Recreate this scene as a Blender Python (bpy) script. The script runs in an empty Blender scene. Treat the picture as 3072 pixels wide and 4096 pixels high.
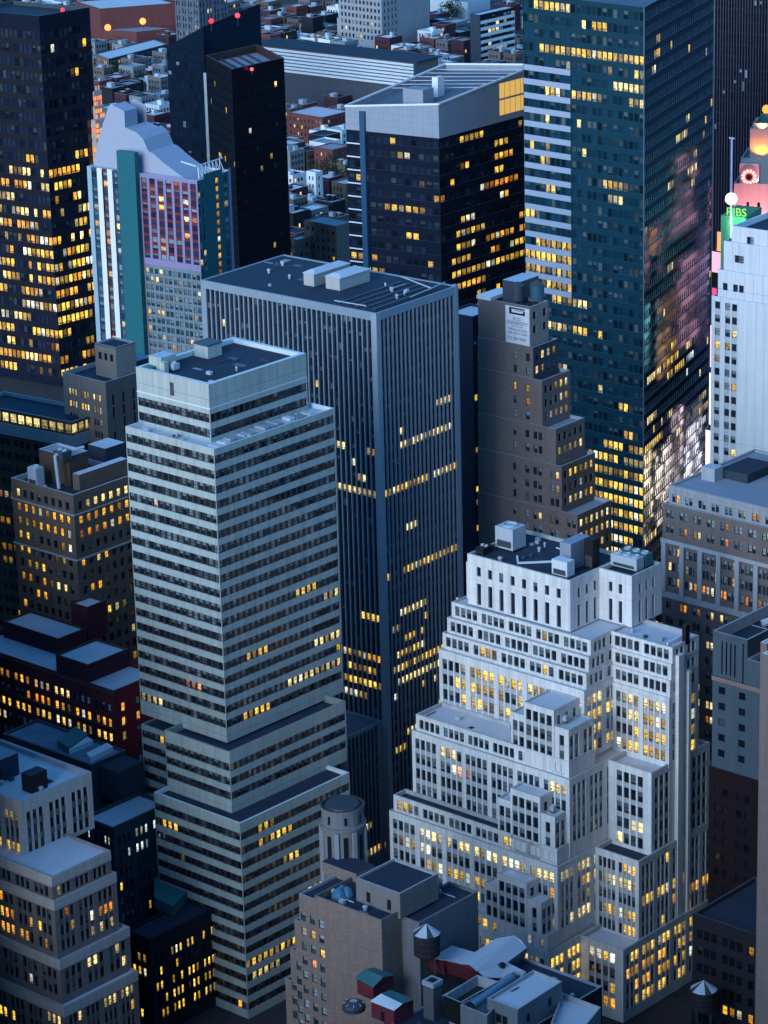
import bpy, math, random
import numpy as np
from mathutils import Vector, Matrix
from mathutils.bvhtree import BVHTree
R = math.radians
# ------------------------------------------------------------------ camera, sky, sun, exposure
FPX, PITCH, ROLL, CAMZ = 12317.7, R(18.822), R(-1.535), 320.0   # focal length in pixels of the 3072x4096 frame
scn = bpy.context.scene
col = scn.collection
fw = Vector((0, math.cos(PITCH), -math.sin(PITCH)))
rt = Vector((1, 0, 0)); up = rt.cross(fw)
RX = math.cos(ROLL)*rt + math.sin(ROLL)*up
RU = -math.sin(ROLL)*rt + math.cos(ROLL)*up
cd = bpy.data.cameras.new('camera'); cam = bpy.data.objects.new('camera', cd); col.objects.link(cam)
cd.sensor_fit = 'HORIZONTAL'; cd.sensor_width = 36; cd.lens = 36*FPX/3072
cd.clip_start = 5; cd.clip_end = 20000
m = Matrix((RX, RU, -fw)).transposed().to_4x4(); m.translation = (0, 0, CAMZ); cam.matrix_world = m
scn.camera = cam
scn.view_settings.view_transform = 'Standard'; scn.view_settings.look = 'None'
scn.view_settings.exposure = 0.20; scn.view_settings.gamma = 1.0; scn.view_settings.use_curve_mapping = False
SUN_EL, SUN_AZ = R(4.0), R(215)        # afterglow behind the camera's left shoulder
w = bpy.data.worlds.new('World'); scn.world = w; w.use_nodes = True
nt = w.node_tree; bg = nt.nodes['Background']
sky = nt.nodes.new('ShaderNodeTexSky'); sky.sky_type = 'NISHITA'; sky.sun_disc = False
sky.sun_elevation = SUN_EL; sky.sun_rotation = SUN_AZ; sky.altitude = 300; sky.ozone_density = 6.0
hs_ = nt.nodes.new('ShaderNodeHueSaturation'); hs_.inputs['Saturation'].default_value = 0.95; hs_.inputs['Hue'].default_value = 0.484
nt.links.new(sky.outputs[0], hs_.inputs['Color']); nt.links.new(hs_.outputs[0], bg.inputs[0]); bg.inputs[1].default_value = 0.70
sd = bpy.data.lights.new('sun', 'SUN'); sd.energy = 2.2; sd.angle = R(40); sd.color = (0.74, 0.89, 1.0)
so = bpy.data.objects.new('sun', sd); col.objects.link(so)
SD = Vector((math.sin(SUN_AZ)*math.cos(R(22)), math.cos(SUN_AZ)*math.cos(R(22)), math.sin(R(22))))
so.rotation_euler = SD.to_track_quat('Z', 'Y').to_euler()

# ------------------------------------------------------------------ picture measurements -> places in the city
def ray(x, y): return RX*((x-1536)/FPX) - RU*((y-2048)/FPX) + fw
def at(x, y, z):
    d = ray(x, y); t = (z-CAMZ)/d.z; return Vector((d.x*t, d.y*t, z))
def atD(x, y, D):
    d = ray(x, y); t = D/d.y; return Vector((d.x*t, D, CAMZ+d.z*t))
def px(p):
    v = Vector(p)-Vector((0, 0, CAMZ)); q = v.dot(fw)
    return (1536+FPX*v.dot(RX)/q, 2048-FPX*v.dot(RU)/q)
def dirs(yaw):
    y = R(yaw); return Vector((math.sin(y), math.cos(y))), Vector((math.sin(y+math.pi/2), math.cos(y+math.pi/2)))
def reach(N, d, xp, z):
    lo, hi = 0.0, 400.0
    s = 1 if px((N.x+d.x*5, N.y+d.y*5, z))[0] > px((N.x, N.y, z))[0] else -1
    for _ in range(40):
        mid = (lo+hi)/2
        if (px((N.x+d.x*mid, N.y+d.y*mid, z))[0]-xp)*s < 0: lo = mid
        else: hi = mid
    return lo

# ------------------------------------------------------------------ materials
MATS = {}
def mat(name, color, rough=0.85, var=0.16, streak=0.12, scale=0.25, brick=None, metal=0.0, spec=0.3, joint=None):
    if name in MATS: return MATS[name]
    mt = bpy.data.materials.new(name); mt.use_nodes = True; t = mt.node_tree; N = t.nodes; Lk = t.links
    b = N['Principled BSDF']; b.inputs['Roughness'].default_value = rough; b.inputs['Metallic'].default_value = metal
    b.inputs['Specular IOR Level'].default_value = spec
    tc = N.new('ShaderNodeNewGeometry')
    n1 = N.new('ShaderNodeTexNoise'); n1.inputs['Scale'].default_value = scale; n1.inputs['Detail'].default_value = 5
    n1.inputs['Roughness'].default_value = 0.65
    Lk.new(tc.outputs['Position'], n1.inputs['Vector'])
    mp = N.new('ShaderNodeMapping'); mp.inputs['Scale'].default_value = (1.1, 1.1, 0.05)
    n2 = N.new('ShaderNodeTexNoise'); n2.inputs['Scale'].default_value = 0.9; n2.inputs['Detail'].default_value = 3
    Lk.new(tc.outputs['Position'], mp.inputs['Vector']); Lk.new(mp.outputs[0], n2.inputs['Vector'])
    def mth(op, a, bb):
        k = N.new('ShaderNodeMath'); k.operation = op
        for i, v in enumerate((a, bb)):
            if isinstance(v, (int, float)): k.inputs[i].default_value = v
            else: Lk.new(v, k.inputs[i])
        return k.outputs[0]
    f1 = mth('MULTIPLY', mth('SUBTRACT', n1.outputs[0], 0.5), var*2.6)
    f2 = mth('MULTIPLY', mth('SUBTRACT', n2.outputs[0], 0.5), streak*2.6)
    f = mth('ADD', mth('ADD', f1, f2), 1.0)
    if brick or joint:
        uv = N.new('ShaderNodeUVMap'); br = N.new('ShaderNodeTexBrick')
        bw, bh, mo = brick if brick else joint
        br.inputs['Scale'].default_value = 1.0; br.inputs['Brick Width'].default_value = bw; br.inputs['Row Height'].default_value = bh
        br.inputs['Mortar Size'].default_value = mo; br.offset = 0.5 if brick else 0.0
        c1 = 1.0 if joint else 1.12
        br.inputs['Color1'].default_value = (c1, c1, c1, 1); br.inputs['Color2'].default_value = (0.95 if joint else 0.86,)*3+(1,)
        br.inputs['Mortar'].default_value = (0.62, 0.62, 0.62, 1) if joint else (0.8, 0.8, 0.8, 1)
        Lk.new(uv.outputs[0], br.inputs['Vector'])
        f = mth('MULTIPLY', f, br.outputs['Color'])
    mx = N.new('ShaderNodeVectorMath'); mx.operation = 'SCALE'; mx.inputs[0].default_value = color
    Lk.new(f, mx.inputs['Scale']); Lk.new(mx.outputs[0], b.inputs['Base Color'])
    MATS[name] = mt; return mt
def glow(name, color, strength):
    if name in MATS: return MATS[name]
    mt = bpy.data.materials.new(name); mt.use_nodes = True; b = mt.node_tree.nodes['Principled BSDF']
    b.inputs['Base Color'].default_value = (0.02, 0.02, 0.02, 1)
    b.inputs['Emission Color'].default_value = (*color, 1); b.inputs['Emission Strength'].default_value = strength
    MATS[name] = mt; return mt
def window_material():
    mt = bpy.data.materials.new('window_glass'); mt.use_nodes = True; t = mt.node_tree; N = t.nodes; Lk = t.links
    b = N['Principled BSDF']
    def mth(op, *a):
        k = N.new('ShaderNodeMath'); k.operation = op
        for i, v in enumerate(a):
            if isinstance(v, (int, float)): k.inputs[i].default_value = v
            else: Lk.new(v, k.inputs[i])
        return k.outputs[0]
    def mix(fac, a, bb):
        k = N.new('ShaderNodeMix'); k.data_type = 'RGBA'
        for s, v in ((0, fac), (6, a), (7, bb)):
            if isinstance(v, (int, float)): k.inputs[s].default_value = v
            elif isinstance(v, tuple): k.inputs[s].default_value = v
            else: Lk.new(v, k.inputs[s])
        return k.outputs[2]
    def att(n):
        a = N.new('ShaderNodeAttribute'); a.attribute_name = n; return a
    lit, tint, opt = att('lit'), att('tint'), att('opt')     # lit.rgb + blind drop ; tint.rgb ; opt = sash, frame, seed, blind grey
    so_ = N.new('ShaderNodeSeparateColor'); Lk.new(opt.outputs['Color'], so_.inputs[0])
    sash, frame, seed = so_.outputs[0], so_.outputs[1], so_.outputs[2]
    uv = N.new('ShaderNodeUVMap'); sx = N.new('ShaderNodeSeparateXYZ'); Lk.new(uv.outputs[0], sx.inputs[0])
    u, v = sx.outputs[0], sx.outputs[1]
    du = mth('ABSOLUTE', mth('SUBTRACT', u, 0.5)); dv = mth('ABSOLUTE', mth('SUBTRACT', v, 0.5))
    fr = mth('MAXIMUM', mth('GREATER_THAN', du, mth('SUBTRACT', 0.5, frame)), mth('GREATER_THAN', dv, mth('SUBTRACT', 0.5, mth('MULTIPLY', frame, 0.6))))
    sa = mth('MULTIPLY', mth('LESS_THAN', dv, 0.03), mth('GREATER_THAN', sash, 0.25))
    fr = mth('MAXIMUM', fr, sa)
    bl = mth('GREATER_THAN', v, mth('SUBTRACT', 1.0, lit.outputs['Alpha']))
    cv = N.new('ShaderNodeCombineXYZ')
    Lk.new(mth('ADD', mth('MULTIPLY', u, 2.2), mth('MULTIPLY', seed, 37.0)), cv.inputs[0])
    Lk.new(mth('ADD', mth('MULTIPLY', v, 2.6), mth('MULTIPLY', seed, 91.0)), cv.inputs[1])
    nz = N.new('ShaderNodeTexVoronoi'); nz.inputs['Scale'].default_value = 1.6; nz.distance = 'CHEBYCHEV'; Lk.new(cv.outputs[0], nz.inputs['Vector'])
    sc = N.new('ShaderNodeSeparateColor'); Lk.new(nz.outputs['Color'], sc.inputs[0])
    room = mth('MULTIPLY_ADD', sc.outputs[0], 0.75, 0.42)               # bright ceilings, furniture, partitions
    low = mth('MULTIPLY', mth('LESS_THAN', v, 0.30), mth('LESS_THAN', sc.outputs[1], 0.55))
    room = mth('MULTIPLY', room, mth('SUBTRACT', 1.0, mth('MULTIPLY', low, 0.75)))
    room = mix(bl, room, 0.62) if False else room
    room = mth('ADD', mth('MULTIPLY', room, mth('SUBTRACT', 1.0, bl)), mth('MULTIPLY', bl, 0.55))
    room = mth('MULTIPLY', room, mth('SUBTRACT', 1.0, fr))
    blc = N.new('ShaderNodeCombineColor')
    for i, k in enumerate((0.85, 1.05, 1.15)): Lk.new(mth('MULTIPLY', opt.outputs['Alpha'], k), blc.inputs[i])
    base = mix(bl, tint.outputs['Color'], blc.outputs[0])
    base = mix(fr, base, (0.018, 0.02, 0.024, 1))
    Lk.new(base, b.inputs['Base Color'])
    Lk.new(lit.outputs['Color'], b.inputs['Emission Color']); Lk.new(room, b.inputs['Emission Strength'])
    b.inputs['Roughness'].default_value = 0.06; b.inputs['Specular IOR Level'].default_value = 0.7
    gp = N.new('ShaderNodeNewGeometry'); wv = N.new('ShaderNodeTexNoise'); wv.inputs['Scale'].default_value = 0.35; wv.inputs['Detail'].default_value = 2
    Lk.new(gp.outputs['Position'], wv.inputs['Vector']); bp = N.new('ShaderNodeBump'); bp.inputs['Strength'].default_value = 0.06; bp.inputs['Distance'].default_value = 0.4
    Lk.new(wv.outputs[0], bp.inputs['Height']); Lk.new(bp.outputs[0], b.inputs['Normal'])
    mt.use_backface_culling = False
    return mt
GLASS = window_material()

# ------------------------------------------------------------------ mesh building
class MB:
    def __init__(s): s.v = []; s.f = []; s.m = []; s.uv = []; s.mats = []; s.smooth = []
    def mi(s, mt):
        if mt not in s.mats: s.mats.append(mt)
        return s.mats.index(mt)
    def face(s, pts, mt, uv=None, smooth=False):
        i = len(s.v); s.v.extend([tuple(p) for p in pts]); s.f.append(tuple(range(i, i+len(pts)))); s.m.append(s.mi(mt))
        s.uv.append(uv or [(0, 0)]*len(pts)); s.smooth.append(smooth)
    def prism(s, poly, z0, z1, mt, top=None, bottom=False):
        n = len(poly); acc = 0
        for i in range(n):
            a, b = poly[i], poly[(i+1) % n]; l = math.dist(a[:2], b[:2])
            s.face([(a[0], a[1], z0), (b[0], b[1], z0), (b[0], b[1], z1), (a[0], a[1], z1)], mt, [(acc, z0), (acc+l, z0), (acc+l, z1), (acc, z1)]); acc += l
        s.face([(p[0], p[1], z1) for p in poly], top or mt, [(p[0], p[1]) for p in poly])
        if bottom: s.face([(p[0], p[1], z0) for p in reversed(poly)], mt)
    def lathe(s, c, prof, mt, n=20, cap=True, smooth=True):
        rings = [[(c[0]+r*math.cos(2*math.pi*i/n), c[1]+r*math.sin(2*math.pi*i/n), c[2]+z) for i in range(n)] for r, z in prof]
        for k in range(len(rings)-1):
            for i in range(n):
                j = (i+1) % n; s.face([rings[k][i], rings[k][j], rings[k+1][j], rings[k+1][i]], mt, None, smooth)
        if cap and prof[-1][0] > 0.01: s.face(rings[-1], mt)
    def bar(s, p, q, r, mt, n=4):
        p, q = Vector(p), Vector(q); d = (q-p).normalized()
        a = d.cross(Vector((0, 0, 1)) if abs(d.z) < 0.9 else Vector((1, 0, 0))).normalized(); b = d.cross(a)
        ring = lambda o: [o+a*r*math.cos(math.pi/4+2*math.pi*i/n)+b*r*math.sin(math.pi/4+2*math.pi*i/n) for i in range(n)]
        A, B = ring(p), ring(q)
        for i in range(n):
            j = (i+1) % n; s.face([A[i], B[i], B[j], A[j]], mt)
        s.face(A, mt); s.face(list(reversed(B)), mt)
    def obj(s, name, parent=None, base=(0, 0, 0)):
        if not s.f: return None
        me = bpy.data.meshes.new(name)
        V = np.array(s.v, dtype=np.float64)-np.array(base)
        me.from_pydata(V.tolist(), [], s.f)
        for mt in s.mats: me.materials.append(mt)
        me.polygons.foreach_set('material_index', s.m)
        me.polygons.foreach_set('use_smooth', s.smooth)
        ul = me.uv_layers.new(name='UVMap'); flat = [c for f in s.uv for p in f for c in p]; ul.data.foreach_set('uv', flat)
        o = bpy.data.objects.new(name, me); col.objects.link(o)
        if parent is not None: o.parent = parent
        else: o.location = base
        return o
def tag(o, label=None, cat=None, group=None, kind=None):
    if label: o['label'] = label
    if cat: o['category'] = cat
    if group: o['group'] = group
    if kind: o['kind'] = kind
    return o
def rect(c, a, b, la, lb):   # rectangle centred at c with half axes la*a, lb*b (anticlockwise from above)
    P = [c-a*la-b*lb, c+a*la-b*lb, c+a*la+b*lb, c-a*la+b*lb]
    if a.x*b.y-a.y*b.x < 0: P.reverse()
    return [(p.x, p.y) for p in P]
def inset(poly, t):
    n = len(poly); out = []
    for i in range(n):
        p0, p1, p2 = Vector(poly[i-1]), Vector(poly[i]), Vector(poly[(i+1) % n])
        d1, d2 = (p1-p0).normalized(), (p2-p1).normalized()
        n1, n2 = Vector((-d1.y, d1.x)), Vector((-d2.y, d2.x)); k = 1+n1.dot(n2)
        q = p1+(n1+n2)*(t/max(k, 0.2)); out.append((q.x, q.y))
    return out

YEL, ORA, PAL, WHI, AMB, PNK = (1.0, 0.60, 0.08), (1.0, 0.33, 0.03), (1.0, 0.76, 0.30), (0.85, 0.95, 1.0), (1.0, 0.45, 0.04), (1.0, 0.38, 0.20)
class Lit:
    """how the windows of a building are lit: ps start of a lit run, pc its continuation, pal palette, E brightness; bl blinds share"""
    def __init__(s, ps=0.03, pc=0.5, pal=((YEL, 3), (PAL, 1)), E=1.0, bl=0.35, blg=0.3, tint=(0.012, 0.018, 0.028), rows=None, sash=0, frame=0.06, seed=1, tv=0.5, row_fn=None):
        s.__dict__.update(locals()); s.rng = random.Random(seed)
    def row(s, r, nr, nc, face):
        g = s.rng; out = []; on = None; ps, pc, pal = s.ps, s.pc, s.pal
        if s.row_fn:
            q = s.row_fn(r, nr, face)
            if q: ps, pc, pal = q
        fixed = {}
        for (fc, rr, c0, c1, cl) in (s.rows or ()):
            if fc == face and rr == r:
                for c in range(int(c0*nc), max(int(c1*nc), int(c0*nc)+1)): fixed[c] = cl
        brow = g.random()
        for c in range(nc):
            if on is not None and g.random() > pc: on = None
            if on is None and g.random() < ps:
                on = g.choices([p[0] for p in pal], [p[1] for p in pal])[0]
            e = fixed.get(c, on)
            k = s.E*g.choice((0.35, 0.7, 1.0, 1.25, 1.5))*g.uniform(0.85, 1.2)
            if e and g.random() < .10: e = (0.92, 0.90, 0.66)
            if e and g.random() < .12: k *= .35
            lc = tuple(x*k for x in e) if e else (0, 0, 0)
            b = g.choice((0.3, 0.45, 0.5, 0.55, 0.8, 1.0)) if g.random() < s.bl*(0.4+1.2*brow) else 0.0
            if e: b *= g.random() < 0.45
            q = g.uniform(1-s.tv, 1+s.tv)
            out.append((lc+(b,), tuple(x*q for x in s.tint)+(1,), (s.sash, s.frame, g.random(), s.blg*g.uniform(0.45, 1.2))))
        return out

class Style:
    def __init__(s, mode='S', fl=3.7, wh=2.0, head=0.8, tb=1.5, bb=0.5, w=1.2, gap=0.5, n=1, gg=0.5, mg=1.0, dp=0.35, ds=0.0, wall=None, span=None, mull=None, lit=None, sill=None, cols=None, drop=None):
        s.__dict__.update(locals())
    def mod(s, **k):
        q = Style.__new__(Style); q.__dict__.update(s.__dict__); q.__dict__.update(k); return q
def columns(L, st):
    un = st.n*st.w+(st.n-1)*st.gap; us = L-2*st.mg
    if us < st.w: return []
    if un > us:
        n = max(1, int((us+st.gap)/(st.w+st.gap))); un = n*st.w+(n-1)*st.gap; return [(( L-un)/2+i*(st.w+st.gap), (L-un)/2+i*(st.w+st.gap)+st.w) for i in range(n)]
    k = max(1, round((us+st.gg)/(un+st.gg))); out = []; f = us/(k*un+(k-1)*st.gg)
    if k == 1: f = min(f, 1.15)
    w_, gp_, gg = st.w*f, st.gap*f, st.gg*f; un = un*f; m0 = (L-k*un-(k-1)*gg)/2
    for g in range(k):
        s0 = m0+g*(un+gg)
        for i in range(st.n): out.append((s0+i*(w_+gp_), s0+i*(w_+gp_)+w_))
    return out

BUILD = []; OCC = []
class Building:
    def __init__(s, name, label, cat='building', O=(0, 0), yaw=-48.0, group=None):
        s.name = name; s.O = Vector(O[:2]); s.A, s.B = dirs(yaw); s.wall = MB(); s.roof = MB(); s.win = []; s.parts = []
        s.label = label; s.cat = cat; s.group = group; s.base = (s.O.x, s.O.y, 0.0); BUILD.append(s)
    def p(s, u, v): return s.O+s.A*u+s.B*v
    def p3(s, u, v, z): q = s.p(u, v); return (q.x, q.y, z)
    def part(s, name, parent=None):
        mb = MB(); s.parts.append((name, mb, parent)); return mb
    def facade(s, P0, P1, z0, z1, st, face):
        t = (P1-P0); L = t.length; t = t/L; nrm = Vector((t.y, -t.x))
        W = s.wall
        def Q(a, b, za, zb, d, mt, smooth=False):
            if b-a < 1e-4 or zb-za < 1e-4: return
            p, q = P0+t*a-nrm*d, P0+t*b-nrm*d
            W.face([(p.x, p.y, za), (q.x, q.y, za), (q.x, q.y, zb), (p.x, p.y, zb)], mt, [(a, za), (b, za), (b, zb), (a, zb)])
        def H(a, b, z, d0, d1, mt):     # ledge that faces up, between depths d0 and d1
            if b-a < 1e-4 or d1-d0 < 1e-4: return
            p, q, r_, q2 = P0+t*a-nrm*d0, P0+t*b-nrm*d0, P0+t*b-nrm*d1, P0+t*a-nrm*d1
            W.face([(p.x, p.y, z), (q.x, q.y, z), (r_.x, r_.y, z), (q2.x, q2.y, z)], mt, [(a, d0), (b, d0), (b, d1), (a, d1)])
        def J(a, za, zb, d0, d1, mt):   # jamb
            if d1-d0 < 1e-4 or zb-za < 1e-4: return
            p, q = P0+t*a-nrm*d0, P0+t*a-nrm*d1
            W.face([(p.x, p.y, za), (q.x, q.y, za), (q.x, q.y, zb), (p.x, p.y, zb)], mt, [(d0, za), (d1, za), (d1, zb), (d0, zb)])
        def soffit(a, b, z, d0, d1, mt): H(a, b, z, d0, d1, mt)
        if st is None or st.mode == 'blank':
            Q(0, L, z0, z1, 0, st.wall if st else s.wmat); return
        cs = st.cols(L) if getattr(st, 'cols', None) else columns(L, st)
        rows = []; k = 0
        while True:
            zt = z1-st.tb-k*st.fl-st.head
            if zt-st.wh < z0+st.bb: break
            rows.append((zt-st.wh, zt)); k += 1
        if getattr(st, 'drop', None): rows = [r for i, r in enumerate(rows) if i not in st.drop]
        if not cs or not rows:
            Q(0, L, z0, z1, 0, st.wall); return
        span = st.span or st.wall; mull = st.mull or st.wall
        for ri, (za, zb) in enumerate(rows):
            for (a, b), at_ in zip(cs, st.lit.row(ri, len(rows), len(cs), face)):
                d = st.dp; p, q = P0+t*a-nrm*d, P0+t*b-nrm*d
                s.win.append(([(p.x, p.y, za), (q.x, q.y, za), (q.x, q.y, zb), (p.x, p.y, zb)], at_, (nrm.x, nrm.y)))
        if st.mode == 'S':
            ed = [0]+[x for c in cs for x in c]+[L]
            for i in range(0, len(ed), 2): Q(ed[i], ed[i+1], z0, z1, 0, st.wall)
            zt, zl = rows[0][1], rows[-1][0]
            for (a, b) in cs:
                Q(a, b, zt, z1, 0, st.wall); Q(a, b, z0, zl, 0, st.wall)
                if st.ds > 0: J(a, zl, zt, 0, st.dp, st.wall); J(b, zl, zt, 0, st.dp, st.wall)
                for i, (za, zb) in enumerate(rows):
                    if st.ds <= 0: J(a, za, zb, 0, st.dp, st.wall); J(b, za, zb, 0, st.dp, st.wall)
                    H(a, b, za, st.ds if i < len(rows)-1 else 0, st.dp, st.sill or span)
                    H(a, b, zb, st.ds if i else 0, st.dp, span)
                    if i < len(rows)-1: Q(a, b, rows[i+1][1], za, st.ds, span)
        else:
            a0, b0 = cs[0][0]-0.08, cs[-1][1]+0.08
            Q(0, a0, z0, z1, 0, st.wall); Q(b0, L, z0, z1, 0, st.wall)
            zs = z1
            for (za, zb) in rows:
                Q(a0, b0, zb, zs, 0, span if zs < z1 else st.wall); zs = za
                H(a0, b0, za, 0, st.dp, st.sill or span); H(a0, b0, zb, 0, st.dp, span)
                J(a0, za, zb, 0, st.dp, span); J(b0, za, zb, 0, st.dp, span)
                ed = [a0]+[x for c in cs for x in c]+[b0]
                for i in range(0, len(ed), 2):
                    Q(ed[i], ed[i+1], za, zb, st.ds, mull)
                    if ed[i] > a0+0.01: J(ed[i], za, zb, st.ds, st.dp, mull)
                    if ed[i+1] < b0-0.01: J(ed[i+1], za, zb, st.ds, st.dp, mull)
            Q(a0, b0, z0, zs, 0, st.wall)
    def top(s, poly, z1, rmat, ph, pt, cmat):
        rf = s.part('roof' if ph <= 0 or z1 >= getattr(s, 'zmax', -1) else 'terrace'); s.zmax = max(z1, getattr(s, 'zmax', -1))
        if ph > 0:
            ins = inset(poly, pt); n = len(poly)
            for i in range(n):
                j = (i+1) % n
                rf.face([(*poly[i], z1), (*poly[j], z1), (*ins[j], z1), (*ins[i], z1)], cmat)
                rf.face([(*ins[j], z1-ph), (*ins[i], z1-ph), (*ins[i], z1), (*ins[j], z1)], cmat)
            rf.face([(*p, z1-ph) for p in ins], rmat, [p for p in ins])
        else: rf.face([(*p, z1) for p in poly], rmat, [p for p in poly])
    def tier(s, u0, u1, v0, v1, z0, z1, sl, sr, rmat, cmat=None, ph=1.0, pt=0.4, wall=None, back=True):
        """box in the building's own axes: u runs along the left face (away to the left), v along the right face (away to the right)"""
        wm = wall or (sl.wall if sl else sr.wall)
        N, Lc, Rc, Bk = s.p(u0, v0), s.p(u1, v0), s.p(u0, v1), s.p(u1, v1)
        s.wmat = wm
        s.facade(Lc, N, z0, z1, sl, 'L'); s.facade(N, Rc, z0, z1, sr, 'R')
        if back:
            bs = Style('blank', wall=wm); s.facade(Rc, Bk, z0, z1, bs, 'B'); s.facade(Bk, Lc, z0, z1, bs, 'B')
        poly = [tuple(N), tuple(Rc), tuple(Bk), tuple(Lc)]
        s.top(poly, z1, rmat, ph, pt, cmat or wm)
        OCC.append((poly, z0, z1))
    def box(s, mb, u0, u1, v0, v1, z0, z1, mt, top=None, bottom=False):
        P = [s.p(u0, v0), s.p(u0, v1), s.p(u1, v1), s.p(u1, v0)]
        mb.prism([tuple(q) for q in P], z0, z1, mt, top, bottom)

def one(name, label, near, xl, xr, D, yaw, sl, sr, rmat, cmat=None, ph=1.0, pt=0.5, z0=0, cat='building', yaw2=None):
    """a single block from its near roof corner in the picture, its two side edges and its distance"""
    N = atD(near[0], near[1], D); b = Building(name, label, cat, (N.x, N.y), yaw)
    if yaw2 is not None: b.B = dirs(yaw2)[0]
    lu = reach(N, b.A, xl, N.z); lv = reach(N, b.B, xr, N.z)
    b.lu, b.lv, b.H = lu, lv, N.z
    b.tier(0, lu, 0, lv, z0, N.z, sl, sr, rmat, cmat, ph, pt)
    return b

# ------------------------------------------------------------------ shared materials
asphalt = mat('asphalt', (0.035, 0.037, 0.042), 0.9, 0.3, 0.0)
sidewalk_m = mat('concrete_paving', (0.16, 0.16, 0.16), 0.9, 0.2, 0.0)
cream = mat('cream_panel', (0.37, 0.415, 0.40), 0.7, 0.10, 0.20, joint=(5.2, 6.7, 0.07))
cream_cap = mat('cream_coping', (0.62, 0.66, 0.70), 0.7, 0.06, 0.04)
whitest = mat('white_limestone', (0.71, 0.695, 0.69), 0.8, 0.12, 0.26, joint=(2.4, 3.6, 0.03))
white_sp = mat('limestone_spandrel', (0.42, 0.43, 0.46), 0.8, 0.10, 0.10)
roof_dark = mat('tar_roof', (0.022, 0.034, 0.058), 0.85, 0.35, 0.0, 0.12)
roof_blue = mat('membrane_roof', (0.10, 0.13, 0.18), 0.85, 0.22, 0.0, 0.12)
roof_pale = mat('pale_roof', (0.50, 0.53, 0.60), 0.8, 0.12, 0.0, 0.15)
roof_mid = mat('grey_roof', (0.26, 0.29, 0.35), 0.85, 0.18, 0.0, 0.15)
gravel = mat('gravel_roof', (0.16, 0.19, 0.24), 0.95, 0.35, 0.0, 0.3)
fin_m = mat('grey_fin', (0.215, 0.265, 0.325), 0.55, 0.08, 0.06, spec=0.4)
ct_dark = mat('dark_curtain_wall', (0.010, 0.017, 0.030), 0.25, 0.2, 0.0, spec=0.5)
mull_d = mat('dark_mullion', (0.035, 0.035, 0.04), 0.6, 0.1, 0.0)
teal_sp = mat('teal_spandrel', (0.008, 0.042, 0.066), 0.2, 0.12, 0.0, spec=0.5)
pale_sp = mat('pale_spandrel', (0.30, 0.36, 0.47), 0.45, 0.08, 0.05)
navy = mat('navy_glass', (0.008, 0.012, 0.026), 0.15, 0.2, 0.0, spec=0.5)
navy_line = mat('pale_mullion', (0.10, 0.13, 0.18), 0.5, 0.1, 0.0)
crown_m = mat('grey_metal_panel', (0.26, 0.30, 0.37), 0.5, 0.06, 0.04, joint=(1.7, 2.0, 0.03))
steel = mat('galvanised_steel', (0.42, 0.46, 0.52), 0.45, 0.12, 0.05, spec=0.5)
steel_d = mat('dark_steel', (0.05, 0.06, 0.075), 0.5, 0.2, 0.0)
tan_b = mat('tan_brick', (0.27, 0.22, 0.20), 0.9, 0.10, 0.14, brick=(0.6, 0.25, 0.02))
brown_b = mat('brown_brick', (0.155, 0.112, 0.092), 0.9, 0.14, 0.12, brick=(0.6, 0.25, 0.02))
brown_d = mat('dark_brown_brick', (0.085, 0.056, 0.046), 0.9, 0.18, 0.12, brick=(0.6, 0.25, 0.02))
grey_b = mat('grey_brick', (0.165, 0.132, 0.128), 0.9, 0.12, 0.12, brick=(0.6, 0.25, 0.02))
red_b = mat('red_brick', (0.15, 0.024, 0.034), 0.9, 0.16, 0.12, brick=(0.6, 0.25, 0.02))
tan_c = mat('tan_stone', (0.48, 0.42, 0.40), 0.85, 0.10, 0.16, joint=(2.2, 1.2, 0.03))
stone_g = mat('grey_stone', (0.30, 0.31, 0.34), 0.85, 0.12, 0.15, joint=(1.8, 0.9, 0.03))
stone_trim = mat('stone_trim', (0.34, 0.36, 0.40), 0.85, 0.1, 0.15)
slate_w = mat('blue_slate_wall', (0.035, 0.05, 0.075), 0.85, 0.2, 0.15, brick=(0.6, 0.25, 0.02))
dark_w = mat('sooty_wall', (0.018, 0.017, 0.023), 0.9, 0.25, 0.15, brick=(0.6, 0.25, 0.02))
black_g = mat('black_glass', (0.006, 0.004, 0.009), 0.12, 0.2, 0.0, spec=0.5)
teal_p = mat('teal_panel', (0.012, 0.12, 0.15), 0.5, 0.08, 0.04)
green_p = mat('green_patina', (0.05, 0.17, 0.17), 0.7, 0.25, 0.1)
white_p = mat('white_paint', (0.70, 0.72, 0.75), 0.6, 0.06, 0.08)
lilac_p = mat('lilac_panel', (0.26, 0.22, 0.40), 0.5, 0.05, 0.05)
concrete = mat('pale_concrete', (0.36, 0.38, 0.42), 0.85, 0.15, 0.15)
pinkst = mat('pinkish_stone', (0.24, 0.17, 0.155), 0.85, 0.08, 0.12, joint=(4.0, 2.4, 0.03))
leaf_m = mat('dark_leaves', (0.018, 0.045, 0.022), 0.9, 0.5, 0.0, 1.0)
bark_m = mat('bark', (0.05, 0.04, 0.03), 0.95, 0.3, 0.0)
black_p = mat('black_paint', (0.010, 0.010, 0.012), 0.6, 0.2, 0.0)

# ------------------------------------------------------------------ the ground
g = MB(); g.face([(-2500, -300, 0), (2500, -300, 0), (2500, 5000, 0), (-2500, 5000, 0)], asphalt, [(0, 0)]*4)
tag(g.obj('ground'), kind='structure')

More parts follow.
